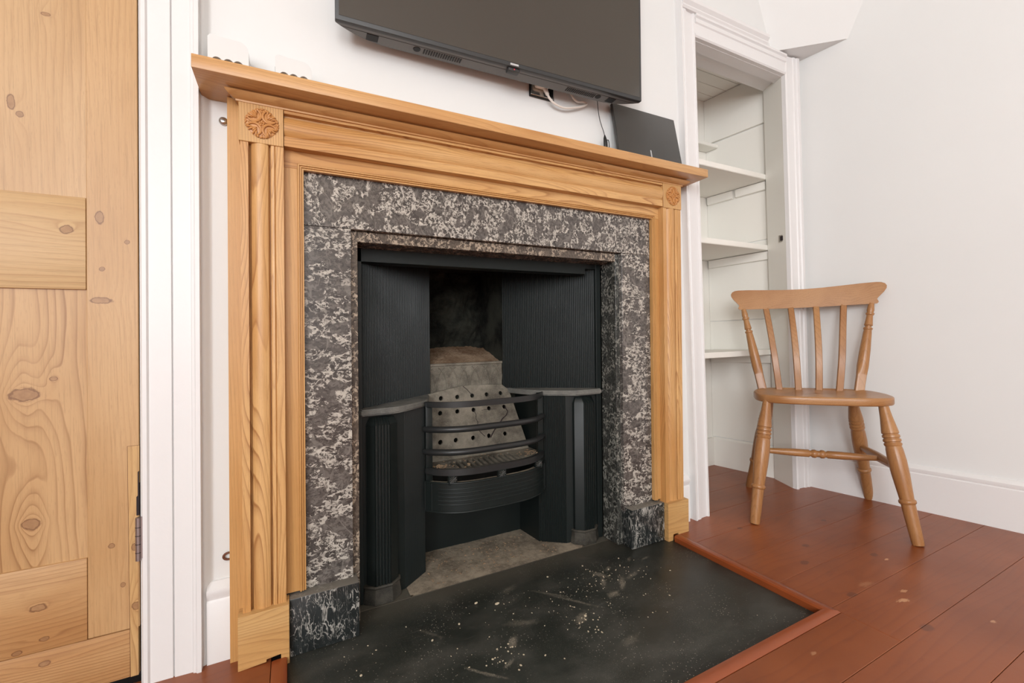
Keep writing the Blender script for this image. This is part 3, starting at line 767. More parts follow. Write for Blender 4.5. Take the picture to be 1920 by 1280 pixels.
cl(.45,-.13,.07,34); cl(.62,-.15,.07,44); cl(.80,-.2,.08,14); cl(.40,-.22,.02,22,.0008,.0022); cl(.58,-.22,.02,24,.0008,.002); cl(.77,-.12,.03,26); cl(.30,-.2,.08,12); cl(.52,-.38,.006,12,.0012,.003); cl(.55,-.30,.12,16); cl(.2,-.12,.04,14); cl(.7,-.1,.03,26)
sp += [(.453,-.082,.0038),(.415,-.058,.0034),(.30,-.125,.003),(.60,-.045,.0026),(.17,-.15,.0026),(.115,-.17,.0024),(.59,-.205,.0038),(.70,-.045,.0022),(.80,-.03+-.03,.0024),(.515,-.375,.004),(.50,-.385,.003),(.36,-.105,.0028)]
crumbs('hearth_crumbs', sp, 'crumb', 'pale mortar crumbs scattered over the dark slate hearth', -.012)
sp = [(random.gauss(.52,.09), random.uniform(.05,.19), random.uniform(.0006,.0024)) for _ in range(230)]
sp = [(min(max(x,.36),.69), y, r) for x, y, r in sp]
crumbs('ash_crumbs', sp, 'crumb_brown', 'brown grit crumbs lying in the ash beneath the grate', -.0112)

bm = BM()
for b_ in ((.10,.060,-.03,.165,.56,1.0),(.885,.060,-.03,.95,.56,1.0),(.10,.50,-.03,.95,.56,1.0),(.10,.060,.95,.95,.56,1.0)): box(bm, *b_)
struct('wall_light_stop', bm, 'soot_rock', lean_a)  # unseen box round the recess, added to stop light leaking in
# ------------------------------------------------------------------ cast iron hob grate
XG = .525
gr = thing('hob_grate', (XG, .12, -.012), 'black cast iron Georgian hob grate with bowed fire bars inside the marble opening', 'grate')
def mx(x, s): return XG+s*(x-XG)            # mirror
ZH = .404
for s in (1, -1):
    lab = 1
    # flat flange down the side of the opening
    bm = BM(); x0, x1 = sorted((mx(IL+.0003, s), mx(.2135, s))); box(bm, x0, .0555, -.011, x1, .064, .765, .0008, 1); obj('side_flange', bm, 'iron', gr)
    # hob front: flat, then splayed reeded plate to the basket
    bm = BM()
    pts = [(.200,.0605),(.3055,.0735)]
    nR = 20; a0, a1 = Vector((.3055,.0735)), Vector((.3655,.1215))
    t = (a1-a0).normalized(); nn = Vector((t.y, -t.x))
    for i in range(nR):
        b0 = a0.lerp(a1, (i+.08)/nR); b1 = a0.lerp(a1, (i+.5)/nR); b2 = a0.lerp(a1, (i+.92)/nR)
        pts += [tuple(b0), tuple(b1+nn*.0015), tuple(b2)]
    pts += [(.3655,.1215),(.3655,.214),(.3625,.214),(.3595,.128),(.302,.080),(.200,.068)]
    prism(bm, [(mx(x, s), y) for x, y in pts], 'z', -.0115, ZH-.0145)
    obj('hob_front', bm, 'iron', gr)
    # engaged reeded post with pointed head and moulded foot
    bm = BM()
    post = [(.2215,.0655),(.2215,.0590),(.2355,.0430)]
    for i in range(5):
        w = (.2685-.2355)/5; xx = .2355+w*i
        post += [(xx+w*.10,.0445),(xx+w*.28,.0412),(xx+w*.72,.0412),(xx+w*.90,.0445)]
    post += [(.2685,.0430),(.2870,.0600),(.2870,.0680)]
    mxp = [(mx(x, s), y) for x, y in post]
    A, B = prism(bm, mxp, 'z', .0, .368, cap=False)
    C = [bm.verts.new((mx(XG, 0)*0+mx(.2545, s)+(v.co.x-mx(.2545, s))*.80, .0640+(v.co.y-.0640)*.25, .3835)) for v in B]
    k = len(B)
    for i in range(k): bm.faces.new((B[i], B[(i+1)%k], C[(i+1)%k], C[i]))
    bm.faces.new(C); bm.faces.new(A[::-1])
    p = obj('reeded_post', bm, 'iron', gr)
    bm = BM()
    def ring(off): 
        c = Vector((.2543, .075))
        return [(mx(c.x+(x-c.x)*(1+off), s), c.y+(y-c.y)*(1+off)) for x, y in ((.2130,.0655),(.2155,.0560),(.2350,.0400),(.2700,.0400),(.2900,.0580),(.2925,.070))]
    lv = [(-.0118,.06),(-.004,.08),(.010,.015),(.0195,-.01),(.0210,.03),(.0235,.045),(.0260,.0)]
    rings = [[bm.verts.new((x, y, z)) for x, y in ring(o_)] for z, o_ in lv]
    for a, b in zip(rings, rings[1:]):
        for i in range(6): bm.faces.new((a[i], a[(i+1)%6], b[(i+1)%6], b[i]))
    bm.faces.new(rings[0][::-1]); bm.faces.new(rings[-1])
    obj('post_foot', bm, 'foot_iron', p)
    # hob top plate
    bm = BM()
    top = [(.199,.0585),(.207,.0400),(.2150,.0372),(.2860,.0480),(.3060,.0585),(.3705,.1130),(.392,.180),(.415,.240),(.2005,.0620)]
    top = [(.200,.0560),(.2090,.0400),(.2760,.0430),(.2890,.0490),(.3080,.0620),(.3705,.1120),(.3900,.1700),(.4120,.2360),(.4000,.236),(.2040,.0640)]
    prism(bm, [(mx(x, s), y) for x, y in top], 'z', ZH-.0140, ZH)
    bmesh.ops.bevel(bm, geom=[e for e in bm.edges if abs(e.verts[0].co.z-e.verts[1].co.z) < 1e-5], offset=.0032, segments=3, affect='EDGES')
    obj('hob_plate', bm, 'hob_iron', gr)
    # upper cheek, reeded, splayed to the back
    a0, a1 = Vector((.2065,.0640)), Vector((.4150,.2400)); t = (a1-a0).normalized(); nn = Vector((t.y, -t.x)); nR = 52; pts = []
    for i in range(nR):
        pts += [tuple(a0.lerp(a1, (i+.05)/nR)), tuple(a0.lerp(a1, (i+.35)/nR)+nn*.0022), tuple(a0.lerp(a1, (i+.65)/nR)+nn*.0022), tuple(a0.lerp(a1, (i+.95)/nR))]
    pts += [tuple(a1), tuple(a1-nn*.012), tuple(a0-nn*.012), tuple(a0)]
    bm = BM(); prism(bm, [(mx(x, s), y) for x, y in pts], 'z', ZH-.002, .780)
    obj('reeded_cheek', bm, 'iron', gr)
    # throat side wall behind the cheek
    bm = BM(); prism(bm, [(mx(x, s), y) for x, y in ((.4150,.2400),(.4150,.50),(.40,.50),(.40,.2400))], 'z', .38, .95)
    obj('throat_side', bm, 'soot_rock', gr)
    # inner side of the basket and ash space
    bm = BM(); prism(bm, [(mx(x, s), y) for x, y in ((.3660,.121),(.3750,.214),(.3750,.240),(.3630,.240),(.3620,.125))], 'z', -.011, ZH-.014); obj('basket_side', bm, 'iron', gr)
    # upright bracket carrying the bars
    bm = BM(); x0, x1 = sorted((mx(.3625, s), mx(.3790, s))); box(bm, x0, .0975, .205, x1, .108, ZH-.004, .0015, 2)
    obj('bar_bracket', bm, 'iron', gr)
# lintel and smoke hood
bm = BM()
prism(bm, [(.0555,.7695),(.0555,.7200),(.0600,.7185),(.085,.7185),(.085,.7695)], 'x', IL, .800)
prism(bm, [(.0565,.7695),(.0565,.735),(.085,.735),(.085,.7695)], 'x', .798, IR)
obj('hood_lintel', bm, 'iron', gr)
bm = BM(); box(bm, IL, .060, .7655, IR, .50, .775); obj('hood_top', bm, 'soot_rock', gr)
# back of ash space
bm = BM(); box(bm, .362, .2145, -.0118, .690, .222, .228); box(bm, .362, .2145, .222, .690, .245, .228); obj('back_plate', bm, 'iron', gr)
# bowed bars
def bow(x, y0, y1, hw=.1625):
    t = (x-XG)/hw; return y0+(y1-y0)*(1-abs(t)**3.6)
def bowpts(y0=.102, y1=.040, hw=.1600, n_=28): return [(XG-hw+2*hw*i/n_, bow(XG-hw+2*hw*i/n_, y0, y1, hw)) for i in range(n_+1)]
def strap(bm, z0, z1, th, y0, y1, hw, bev=.0015, hi=None):
    f = bowpts(y0, y1, hw); b = [(x, y+th) for x, y in f][::-1]
    prism(bm, f+b, 'z', z0, z1)
    if bev: bmesh.ops.bevel(bm, geom=[e for e in bm.edges if abs(e.verts[0].co.z-e.verts[1].co.z) < 1e-5 and e.calc_length() < .05], offset=bev, segments=2, affect='EDGES')
bm = BM(); strap(bm, .3885, .4025, .0055, .100, .038, .1635); obj('top_bar', bm, 'bar_iron', gr)
for z in (.3365,.2830):
    bm = BM(); P0 = [(XG-.1615,.108,z-.001)]+[(x, y, z+.0015*(1-((x-XG)/.16)**2)) for x, y in bowpts(.096,.042,.1580,26)]+[(XG+.1615,.108,z-.001)]
    tube(bm, P0, .0076, 14); obj('round_bar', bm, 'bar_iron', gr)
bm = BM(); strap(bm, .2300, .2450, .0120, .098, .036, .1635, .002); obj('bottom_bar', bm, 'bar_iron', gr)
# fire grate plate with slots, ash lying on it
bm = BM()
f = bowpts(.098, .044, .1560)
nb = 12; xs0, xs1 = .430, .610; dx = (xs1-xs0)/nb
prism(bm, [p for p in f if p[0] <= xs0]+[(xs0,.047),(xs0,.205),(.372,.205)], 'z', .2320, .2395)
prism(bm, [(xs1,.047)]+[p for p in f if p[0] >= xs1]+[(.678,.205),(xs1,.205)], 'z', .2320, .2395)
prism(bm, [p for p in f if xs0 < p[0] < xs1]+[(xs1,.062),(xs0,.062)], 'z', .2320, .2395)
box(bm, xs0-.001, .140, .2320, xs1+.001, .205, .2395)
for i in range(nb):
    xa = xs0+dx*(i+.22)
    prism(bm, [(xa-.004,.061),(xa+dx*.5-.004,.061),(xa+dx*.5+.004,.141),(xa+.004,.141)], 'z', .2300, .2392)
obj('fire_grid', bm, 'dusty_iron', gr)
# lower apron below the bars, with fillets
bm = BM(); f = bowpts(.0975, .0330, .1655)
prism(bm, f+[(x, y+.0045) for x, y in f][::-1], 'z', .1440, .2150)
for z in (.1640,.1730,.1820,.1910,.2000):
    tube(bm, [(x, y-.0002, z) for x, y in bowpts(.0975,.0330,.1655)][2:-2], .0014, 8)
for z in (.1455,.2135): tube(bm, [(x, y-.0002, z) for x, y in f], .0019, 8)
for x, y in (f[0], f[1], f[-1], f[-2]): tube(bm, [(x, y-.0004, .1455), (x, y-.0004, .2135)], .0012, 8)
ap = obj('ash_apron', bm, 'iron', gr)
bm = BM(); f = bowpts(.101, .038, .1600)
prism(bm, f+[(x, y+.014) for x, y in f][::-1], 'z', .2080, .2125); obj('apron_shelf', bm, 'ash', ap)
# little flower brackets between bottom bar and apron
for xx in (.4130, .5330, .6500):
    yy = bow(xx, .098, .036); bm = BM()
    box(bm, xx-.0105, yy-.0015, .2100, xx+.0105, yy+.008, .2302, .0008, 1)
    b = obj('bracket', bm, 'iron', gr); bm = BM()
    for k in range(10):
        a = k*2*PI/10; tube(bm, [(xx+.002*math.cos(a), yy-.002, .2205+.002*math.sin(a)), (xx+.0085*math.cos(a), yy-.0018, .2205+.0085*math.sin(a))], [.0006,.0014], 6)
    ball(bm, (xx, yy-.002, .2205), .0022, seg=8); obj('flower', bm, 'rose_iron', b)
# perforated fireback, sloping back
def fbp(u, z):        # u -1..1
    t = (z-.2395)/(.418-.2395); hw = .150+(.1175-.150)*t
    return (XG+u*hw, .158+.072*t, z)
bm = BM()
import itertools
outl = [(-1,.2395),(1,.2395),(1,.398),(.86,.4155),(.10,.4195),(-.18,.4195),(-1,.4040)]
hrows = [(.391,[-.70,-.32,.04,.40,.76]), (.3535,[-.72,-.345,.02,.38,.75]), (.283,[-.72,-.42,-.075,.255,.60])]
holes = [(u, z) for z, us in hrows for u in us]
def loop3(pts):
    vs = [bm.verts.new(fbp(u, z)) for u, z in pts]
    return [bm.edges.new((vs[i], vs[(i+1)%len(vs)])) for i in range(len(vs))]
es = loop3(outl)
for u, z in holes:
    hw = .150+(.1175-.150)*(z-.2395)/(.418-.2395)
    es += loop3([(u+.0060*math.cos(2*PI*i/16)/hw, z+.0060*math.sin(2*PI*i/16)*random.uniform(.92,1.05)) for i in range(16)])
bmesh.ops.triangle_fill(bm, use_beauty=True, use_dissolve=False, edges=es)
fr0 = list(bm.faces); ret = bmesh.ops.extrude_face_region(bm, geom=fr0)
for g_ in ret['geom']:
    if isinstance(g_, bmesh.types.BMVert): g_.co.y += .006
fb = obj('fireback_plate', bm, 'dusty_iron', gr, smooth=25)
# cracks
def crack(pts, r=.0008):
    bm = BM(); q = []
    for u, z in pts:
        p = fbp(u, z); q.append((p[0], p[1]-.0003, p[2]))
    tube(bm, q, r, 5); obj('crack', bm, 'dark_gap', fb)
crack([(-.16,.4185),(-.06,.408),(.03,.393)]); crack([(.02,.353),(.06,.341),(.04,.330),(.07,.322),(.05,.31),(.08,.297),(.17,.283)])
crack([(.76,.353),(.80,.341),(.74,.331),(.62,.322),(.50,.305),(.40,.297),(.33,.287),(.28,.279)], .0016); crack([(.20,.351),(.38,.3515),(.55,.350)], .0005)
bm = BM(); box(bm, .364, .2385, .2285, .686, .2450, .4040); obj('fireback_rear', bm, 'soot_rock', gr)
# arcaded panel above it
bm = BM(); box(bm, .380, .2460, .395, .670, .254, .4800)
box(bm, .395, .2425, .4765, .655, .2560, .4830, .0008, 1)
per = .0330
for k in range(-1, 9):
    cx_ = .4000+per*k
    for sgn in (1, -1):
        pts = []
        for i in range(11):
            tt = i/10; ang = tt*PI/2*.82
            px = cx_+sgn*(per*1.02-per*1.02*math.cos(ang))-sgn*per; pz = .4080+.0640*math.sin(ang)/math.sin(PI/2*.82)
            if .402 < px < .648: pts.append((px, .2450, pz))
        if len(pts) > 2: tube(bm, pts, .0019, 6)
obj('arcaded_panel', bm, 'dusty_iron', gr)
# smoke shelf and rough flue behind
bm = BM()
G = []
for j in range(15):
    t = j/14; row = []
    for i in range(31):
        x = .415+.220*i/30; yy = .2545+.150*t
        zz = .4800+.047*t+random.uniform(-.0012,.0018)+(.0025*math.exp(-((x-.56)/.02)**2-((t-.5)/.2)**2))*(1 if random.random()<.6 else .2)
        row.append(bm.verts.new((x, yy, zz)))
    G.append(row)
for j in range(14):
    for i in range(30): bm.faces.new((G[j][i], G[j][i+1], G[j+1][i+1], G[j+1][i]))
obj('smoke_shelf', bm, 'rust_ash', gr, smooth=60)
bm = BM(); G = []
for j in range(31):
    row = []
    for i in range(25):
        x = .405+.240*i/24; zz = .50+.45*j/30
        yy = .402+.05*(j/30)+.012*math.sin(x*38+zz*23)+.010*math.sin(zz*61-x*22)+random.uniform(-.003,.003)
        row.append(bm.verts.new((x, yy, zz)))
    G.append(row)
for j in range(30):
    for i in range(24): bm.faces.new((G[j][i], G[j][i+1], G[j+1][i+1], G[j+1][i]))
obj('flue_back', bm, 'soot_rock', gr, smooth=0)
# loose ash on the fire grid
sp = []
for cx_, cy_, s_, k_ in ((.400,.105,.014,60),(.650,.110,.016,70),(.47,.17,.05,60),(.46,.078,.006,8)):
    for _ in range(k_):
        x, y_ = random.gauss(cx_, s_), random.gauss(cy_, s_*.9)
        if .375 < x < .675 and .06 < y_ < .19: sp.append((x+LN*(-.26), y_, random.uniform(.0008,.0028)))
sp += [(.462,.088,.0048)]
crumbs('cinder_crumbs', sp, 'crumb_brown', 'brown cinders and grit left lying on the fire grid', .2397)

# ------------------------------------------------------------------ television
tvo = Vector((.1535,-.0660,1.141)); yaw = math.atan2(-.0222,.7215); TW, TH = .7225, .4230
tv = thing('television', (XG, 0, 1.15), 'black wall-mounted flat television above the pine mantel', 'television')
ca, sa = math.cos(yaw), math.sin(yaw)
def tvf(v):      # local: x along the screen, y depth (+ to wall), z up
    return lean_a(Vector((tvo.x+v.x*ca-v.y*sa, tvo.y+v.x*sa+v.y*ca, tvo.z+v.z)))
def tobj(name, bm, mat, par): return obj(name, bm, mat, par, fn=tvf)
bm = BM(); box(bm, 0, 0, .0, TW, .010, TH, .0016, 2); fr_ = tobj('bezel', bm, 'tv_bezel', tv)
bm = BM(); box(bm, .0065, -.0006, .0085, TW-.0065, .004, TH-.0065); tobj('screen', bm, 'tv_screen', tv)
# rear housing: tapering ends, flat underside
bm = BM()
dep = lambda x: .010+.0335*min(1, max(0, (1-((1-min(x, TW-x)/.11) if min(x, TW-x) < .11 else 0)**2.2)))
pts = [(x, dep(x)) for x in [TW*i/60 for i in range(61)]]
A, B = prism(bm, [(TW-.001,.009),(.001,.009)]+[(min(max(x,.001),TW-.001), y) for x, y in pts], 'z', .0004, TH-.03)
bk = tobj('rear_housing', bm, 'tv_underside', tv)
bm = BM(); 
tube(bm, [(x, y, .0003) for x, y in ((.012,.0165),(.35,.0165))], .0004, 5); tube(bm, [(x, y, .0003) for x, y in ((.385,.0165),(TW-.012,.0165))], .0004, 5)
tobj('seam_line', bm, 'tv_slot', bk)
for x0 in (.170, .515):
    bm = BM()
    for i in range(16):
        xx = x0+.0052*i; prism(bm, [(xx,.020),(xx+.0026,.020),(xx+.0026,.034),(xx,.034)], 'z', -.0006, .0008)
    gxx = x0-.014 if x0 < .3 else x0+16*.0052+.008
    lathe(bm, (gxx,.026,-.0008), (gxx,.026,.0006), [(0,.0070),(1,.0078)], 16)
    tobj('vent_grille', bm, 'tv_slot', bk)
for xx in (.058,.634):
    bm = BM(); box(bm, xx, .018, -.0006, xx+.022, .036, .0006); tobj('recess', bm, 'tv_slot', bk)
bm = BM(); box(bm, .352, .004, -.0065, .380, .020, .001, .002, 2); pod = tobj('sensor_pod', bm, 'tv_bezel', bk)
bm = BM(); ball(bm, (.366,.0038,-.003), .0016, (1,.5,1), 8); tobj('standby_light', bm, 'red_lamp', pod)
bm = BM(); box(bm, .3545, -.0010, .0022, .3745, .0004, .0066, .0003, 1); tobj('badge', bm, 'router_mark', fr_)
bm = BM(); box(bm, .25, .043, .10, .47, .0800, .30, .004, 2); tobj('wall_bracket', bm, 'black_plastic', tv)

# ------------------------------------------------------------------ wall socket, plug and leads
so = thing('wall_socket', (.632, 0, 1.134), 'chrome and black wall socket half hidden under the television', 'socket')
bm = BM(); box(bm, .5965, -.0050, 1.134, .6665, .0, 1.206, .0022, 3); obj('back_plate', bm, 'socket_black', so)
bm = BM(); box(bm, .5990, -.0068, 1.1372, .6640, -.0045, 1.204, .0015, 3); obj('face_plate', bm, 'socket_metal', so)
bm = BM(); box(bm, .6435, -.0078, 1.1415, .6625, -.0062, 1.198, .0006, 1); obj('insert', bm, 'socket_black', so)
pl = thing('power_plug', (.627, -.01, 1.15), 'white mains plug pushed into the socket under the television', 'plug')
bm = BM(); box(bm, .6065, -.0260, 1.152, .6430, -.0070, 1.190, .006, 4); obj('plug_body', bm, 'cord_plastic', pl)
bm = BM(); tube(bm, [(.632,-.016,1.156),(.6345,-.018,1.148),(.6385,-.019,1.138)], [.0062,.0052,.0042], 12); obj('strain_relief', bm, 'cord_plastic', pl)
pts = spline([(.6385,-.019,1.139),(.6450,-.0190,1.130),(.660,-.018,1.1215),(.690,-.015,1.1195),(.725,-.013,1.129),(.752,-.011,1.140),(.762,-.010,1.1480),(.752,-.008,1.1520),(.735,-.009,1.1480),(.722,-.010,1.153),(.712,-.010,1.166),(.700,-.012,1.185)], 8)
bm = BM(); tube(bm, pts, .0028, 10); obj('power_cord', bm, 'cord_plastic', pl)
bm = BM(); cb = thing('aerial_lead', (.815, -.03, 1.0), 'thin black lead hanging from the television with a black tied end on the mantel', 'cable')
tube(bm, spline([(.789,-.016,1.20),(.7925,-.016,1.155),(.7955,-.018,1.12),(.802,-.020,1.095),(.8085,-.021,1.078),(.8095,-.022,1.068)], 6), .0009, 8); obj('lead', bm, 'black_plastic', cb)
bm = BM(); lathe(bm, (.8085,-.024,1.070), (.8105,-.028,1.0003), [(0,.0015),(.12,.004),(.3,.0048),(.6,.005),(.62,.0042),(.8,.0046),(1,.0044)], 12)
lathe(bm, (.8135,-.024,1.062), (.8140,-.026,1.020), [(0,.0012),(.2,.0028),(1,.0028)], 8); obj('connector', bm, 'black_plastic', cb)
bm = BM(); tube(bm, spline([(.8115,-.025,1.055),(.8185,-.026,1.058),(.8215,-.026,1.045),(.8185,-.027,1.028),(.8125,-.027,1.018)], 6), .0011, 8); obj('tied_loop', bm, 'black_plastic', cb)

# router leaning on the wall
rt = thing('router', (.955, -.04, 1.0), 'flat black rectangular router leaning against the wall at the right end of the mantel', 'router')
def rtf(v):   # local u right, w up the slab, t thickness
    b0 = Vector((.8375,-.0520,1.0005)); up = Vector((.006,.0395,.1690)); L = up.length; up.normalize()
    rx = Vector((1,0,0)); nrm = rx.cross(up).normalized()
    return lean_a(b0 + rx*v.x + up*v.z + nrm*(-v.y)*1.0) if False else lean_a(b0 + rx*v.x + up*v.z + Vector((0, up.z, -up.y))*v.y)
bm = BM(); box(bm, 0, 0, 0.002, .2280, .0095, .1735, .0018, 3); obj('casing', bm, 'router_black', rt, fn=rtf)
bm = BM(); box(bm, .1110, -.0005, .006, .1150, .0008, .050, .0003, 1); obj('silver_mark', bm, 'router_mark', rt, fn=rtf)

# two white boxes with round ports
def wbox(x0, x1, h, label, studs, skew=0.):
    t = thing('adapter_box', ((x0+x1)/2, -.035, 1.0), label, 'box', 'white boxes on the mantel')
    bm = BM(); w = x1-x0; y0, y1 = -.052, -.010
    # front outline with rounded corners and scalloped foot
    pts = []
    r1, r2 = .006, .016
    for i in range(9): a = PI-PI/2*i/8; pts.append((x0+r1+r1*math.cos(a), 1.0+h-r1+r1*math.sin(a)))
    for i in range(13): a = PI/2-PI/2*i/12; pts.append((x1-r2+r2*math.cos(a), 1.0+h-.004-r2+r2*math.sin(a)))
    pts.append((x1, 1.0003))
    for sx in studs[::-1]:
        c = x0+w*sx; r = .0074
        for i in range(11):
            a = PI*i/10; pts.append((c+r*math.cos(a), 1.0003+.0210+r*math.sin(a)) if 0 < i < 10 else (c+r*math.cos(a), 1.0003))
    pts.append((x0, 1.0003))
    A, B = prism(bm, pts, 'y', y0, y1)
    bmesh.ops.bevel(bm, geom=[e for e in bm.edges if abs(e.verts[0].co.y-e.verts[1].co.y) < 1e-6 and (e.verts[0].co.z+e.verts[1].co.z)/2 > 1.034], offset=.003, segments=3, affect='EDGES')
    obj('case', bm, 'white_plastic', t)
    for sx in studs:
        c = x0+w*sx; bm = BM()
        lathe(bm, (c, y1-.004, 1.0200), (c, y0+.005, 1.0200), [(0,.0070),(.9,.0070),(1,.0052)], 20)
        obj('port', bm, 'router_black', t)
    bm = BM(); box(bm, x0-.0006, -.040, 1.0+h*.50, x0+.001, -.036, 1.0+h*.70); obj('side_slot', bm, 'black_plastic', t)
wbox(-.0425, .0160, .0670, 'white rounded plastic box with dark ports, at the left end of the mantel shelf', (.22,.50,.74))
wbox(.0560, .1145, .0590, 'smaller white rounded plastic box with dark ports, second from the left on the mantel shelf', (.24,.50,.78))

# wall fixings beside the surround
bm = BM(); lathe(bm, (-.0265,.0,.9440), (-.0265,-.0070,.9440), [(0,.0045),(.3,.0072),(.6,.0068),(.9,.0045),(1,.003)], 18)
o = obj('screw', bm, 'steel'); tag(o, 'shiny screw in the wall just left of the carved left corner block', 'screw')
bm = BM(); box(bm, -.0295, -.0074, .9435, -.0235, -.0068, .9446); obj('slot', bm, 'dark_gap', o)
bm = BM(); pts = [(-.0225+.0075*math.cos(a), -.004, .1755+.0058*math.sin(a)) for a in [2*PI*i/24 for i in range(25)]]
tube(bm, pts, .0019, 8, cap=False); o = obj('hook_ring', bm, 'rusty_metal'); tag(o, 'small rusty ring fixed low on the wall left of the surround', 'ring')

# ------------------------------------------------------------------ chair
cb_, cw_ = Vector((.785,.619,0)), Vector((.619,-.785,0)); CM = Vector((1.4962,-.1472,0))
def chf(v): return CM + cw_*(v.x+.006) + cb_*v.y + Vector((0,0,v.z))
chair = thing('kitchen_chair', (0,0,0), 'brown wooden farmhouse chair with turned legs and slatted back, against the right wall', 'chair', fn=chf)
def cobj(name, bm, mat, sm=40): return obj(name, bm, mat, chair, fn=chf, smooth=sm)
ZS = .3635; SC = -.012; SA = .004
# seat: rounded D with saddle hollow
bm = BM(); out = []
def seat_r(a):   # outline in polar form round the seat centre
    ca_, sa_ = math.cos(a), math.sin(a)
    px = 3.8 if sa_ < 0 else 4.2
    hx_ = .1690 if sa_ < 0 else .1690-.022*min(1, sa_*1.2); hy = .121
    return 1/((abs(ca_)/hx_)**px+(abs(sa_)/hy)**px)**(1/px)
NA = 72; rings = []
lev = [(0,0),(.35,0),(.6,0),(.8,0),(.93,0)]
def dish(x, y):
    d = .0105*math.exp(-((abs(x)-.060)/.062)**2-((y-.035)/.085)**2)
    return d
def ringv(k, z, dz=True):
    r_ = []
    for i in range(NA):
        a = 2*PI*i/NA; R_ = seat_r(a)*k; x, y_ = R_*math.cos(a), R_*math.sin(a)
        r_.append(bm.verts.new((x+SA, y_+SC, z-(dish(x, y_) if dz else 0))))
    return r_
seq = [ringv(.12,ZS), ringv(.3,ZS), ringv(.5,ZS), ringv(.68,ZS), ringv(.83,ZS), ringv(.93,ZS-.0002), ringv(.975,ZS-.0008,0), ringv(.993,ZS-.0022,0), ringv(1.,ZS-.005,0), ringv(1.,ZS-.0185,0), ringv(.990,ZS-.0220,0), ringv(.96,ZS-.0235,0), ringv(.5,ZS-.0235,0)]
for a, b in zip(seq, seq[1:]):
    for i in range(NA): bm.faces.new((a[i], a[(i+1)%NA], b[(i+1)%NA], b[i]))
bm.faces.new(seq[0][::-1]); bm.faces.new(seq[-1])
cobj('seat', bm, 'chair_wood_level', 50)
LEGP = [(0,.0105),(.10,.0135),(.20,.0182),(.222,.0190),(.228,.0165),(.232,.0165),(.238,.0192),(.252,.0192),(.258,.0168),(.262,.0168),(.268,.0196),(.282,.0196),(.288,.0170),(.292,.0170),(.298,.0196),(.310,.0192),(.318,.0172),(.34,.0186),(.42,.0200),(.52,.0192),(.62,.0168),(.69,.0152),(.696,.0172),(.702,.0184),(.714,.0184),(.720,.0172),(.726,.0150),(.80,.0146),(.90,.0138),(.985,.0128),(1,.0118)]
legs = {}
for sx in (-1, 1):
    for sy, (fx, fy, tx, ty) in ((-1, (.181,-.172,.136,-.100)), (1, (.171,.172,.108,.070))):
        p0 = (sx*tx, ty, ZS-.016); p1 = (sx*fx, fy, .0006)
        legs[sx, sy] = (Vector(p0), Vector(p1)); bm = BM(); lathe(bm, p0, p1, LEGP, 22)
        cobj('leg', bm, 'chair_wood_upright', 30)
def at(sx, sy, z): a, b = legs[sx, sy]; return a.lerp(b, (a.z-z)/(a.z-b.z))
mids = {}
for sx in (-1, 1):
    a, b = at(sx, -1, .1800), at(sx, 1, .1800); bm = BM()
    lathe(bm, a, b, [(0,.0075),(.12,.0090),(.35,.0118),(.5,.0128),(.65,.0118),(.88,.0090),(1,.0075)], 16); cobj('side_stretcher', bm, 'chair_wood_level')
    mids[sx] = a.lerp(b, .42)
bm = BM(); lathe(bm, mids[-1], mids[1], [(0,.0072),(.1,.0085),(.3,.0112),(.42,.0112),(.432,.0088),(.44,.0088),(.452,.0118),(.475,.0124),(.490,.0096),(.510,.0096),(.525,.0124),(.548,.0118),(.560,.0088),(.568,.0088),(.58,.0112),(.7,.0112),(.9,.0085),(1,.0072)], 18)
cobj('cross_stretcher', bm, 'chair_wood_level')
# back: two turned posts, four slats, crest rail
def crest_y(x): return .158-.030*(abs(x)/.22)**2
PR = [(0,.0135),(.20,.0135),(.215,.0140),(.30,.0152),(.48,.0140),(.66,.0112),(.70,.0100),(.706,.0118),(.722,.0118),(.730,.0080),(.742,.0082),(.750,.0112),(.80,.0096),(.86,.0082),(.872,.0108),(.886,.0112),(.894,.0086),(.92,.0098),(.97,.0082),(1,.0072)]
for sx in (-1, 1):
    p0 = Vector((sx*.130, .088, ZS-.012)); p1 = Vector((sx*.1790, crest_y(.179)-.003, .632)); bm = BM()
    lathe(bm, p0, p1, PR, 20)
    # the foot of each post is planed flat in front
    d = (p1-p0).normalized(); sd = d.cross(Vector((0,-1,0))).normalized(); fn_ = sd.cross(d).normalized()
    if fn_.y > 0: fn_ = -fn_
    for v in bm.verts:
        t = (v.co-p0).dot(d)/(p1-p0).length
        if t < .26:
            lim = .0085 if t < .235 else .0085+(t-.235)*.25
            e = (v.co-p0).dot(fn_)
            if e > lim: v.co -= fn_*(e-lim)
    cobj('back_post', bm, 'chair_wood_upright', 30)
for xb, xt in ((-.082,-.110),(-.028,-.036),(.028,.036),(.082,.110)):
    bm = BM(); c = spline([(xb,.092,ZS-.006),(xb+(xt-xb)*.33,.098,.455),(xb+(xt-xb)*.66,.122,.55),(xt,crest_y(xt)-.002,.634)], 6); rg = []
    for i, p in enumerate(c):
        t = i/(len(c)-1); hw = .0098-.0010*t; th = .0052
        rg.append([bm.verts.new((p.x+a*hw, p.y+b*th, p.z)) for a, b in ((-1,-.5),(-.8,-1),(.8,-1),(1,-.5),(1,.6),(.8,1),(-.8,1),(-1,.6))])
    for a, b in zip(rg, rg[1:]):
        for i in range(8): bm.faces.new((a[i], a[(i+1)%8], b[(i+1)%8], b[i]))
    bm.faces.new(rg[0][::-1]); bm.faces.new(rg[-1]); cobj('back_slat', bm, 'chair_wood_upright')
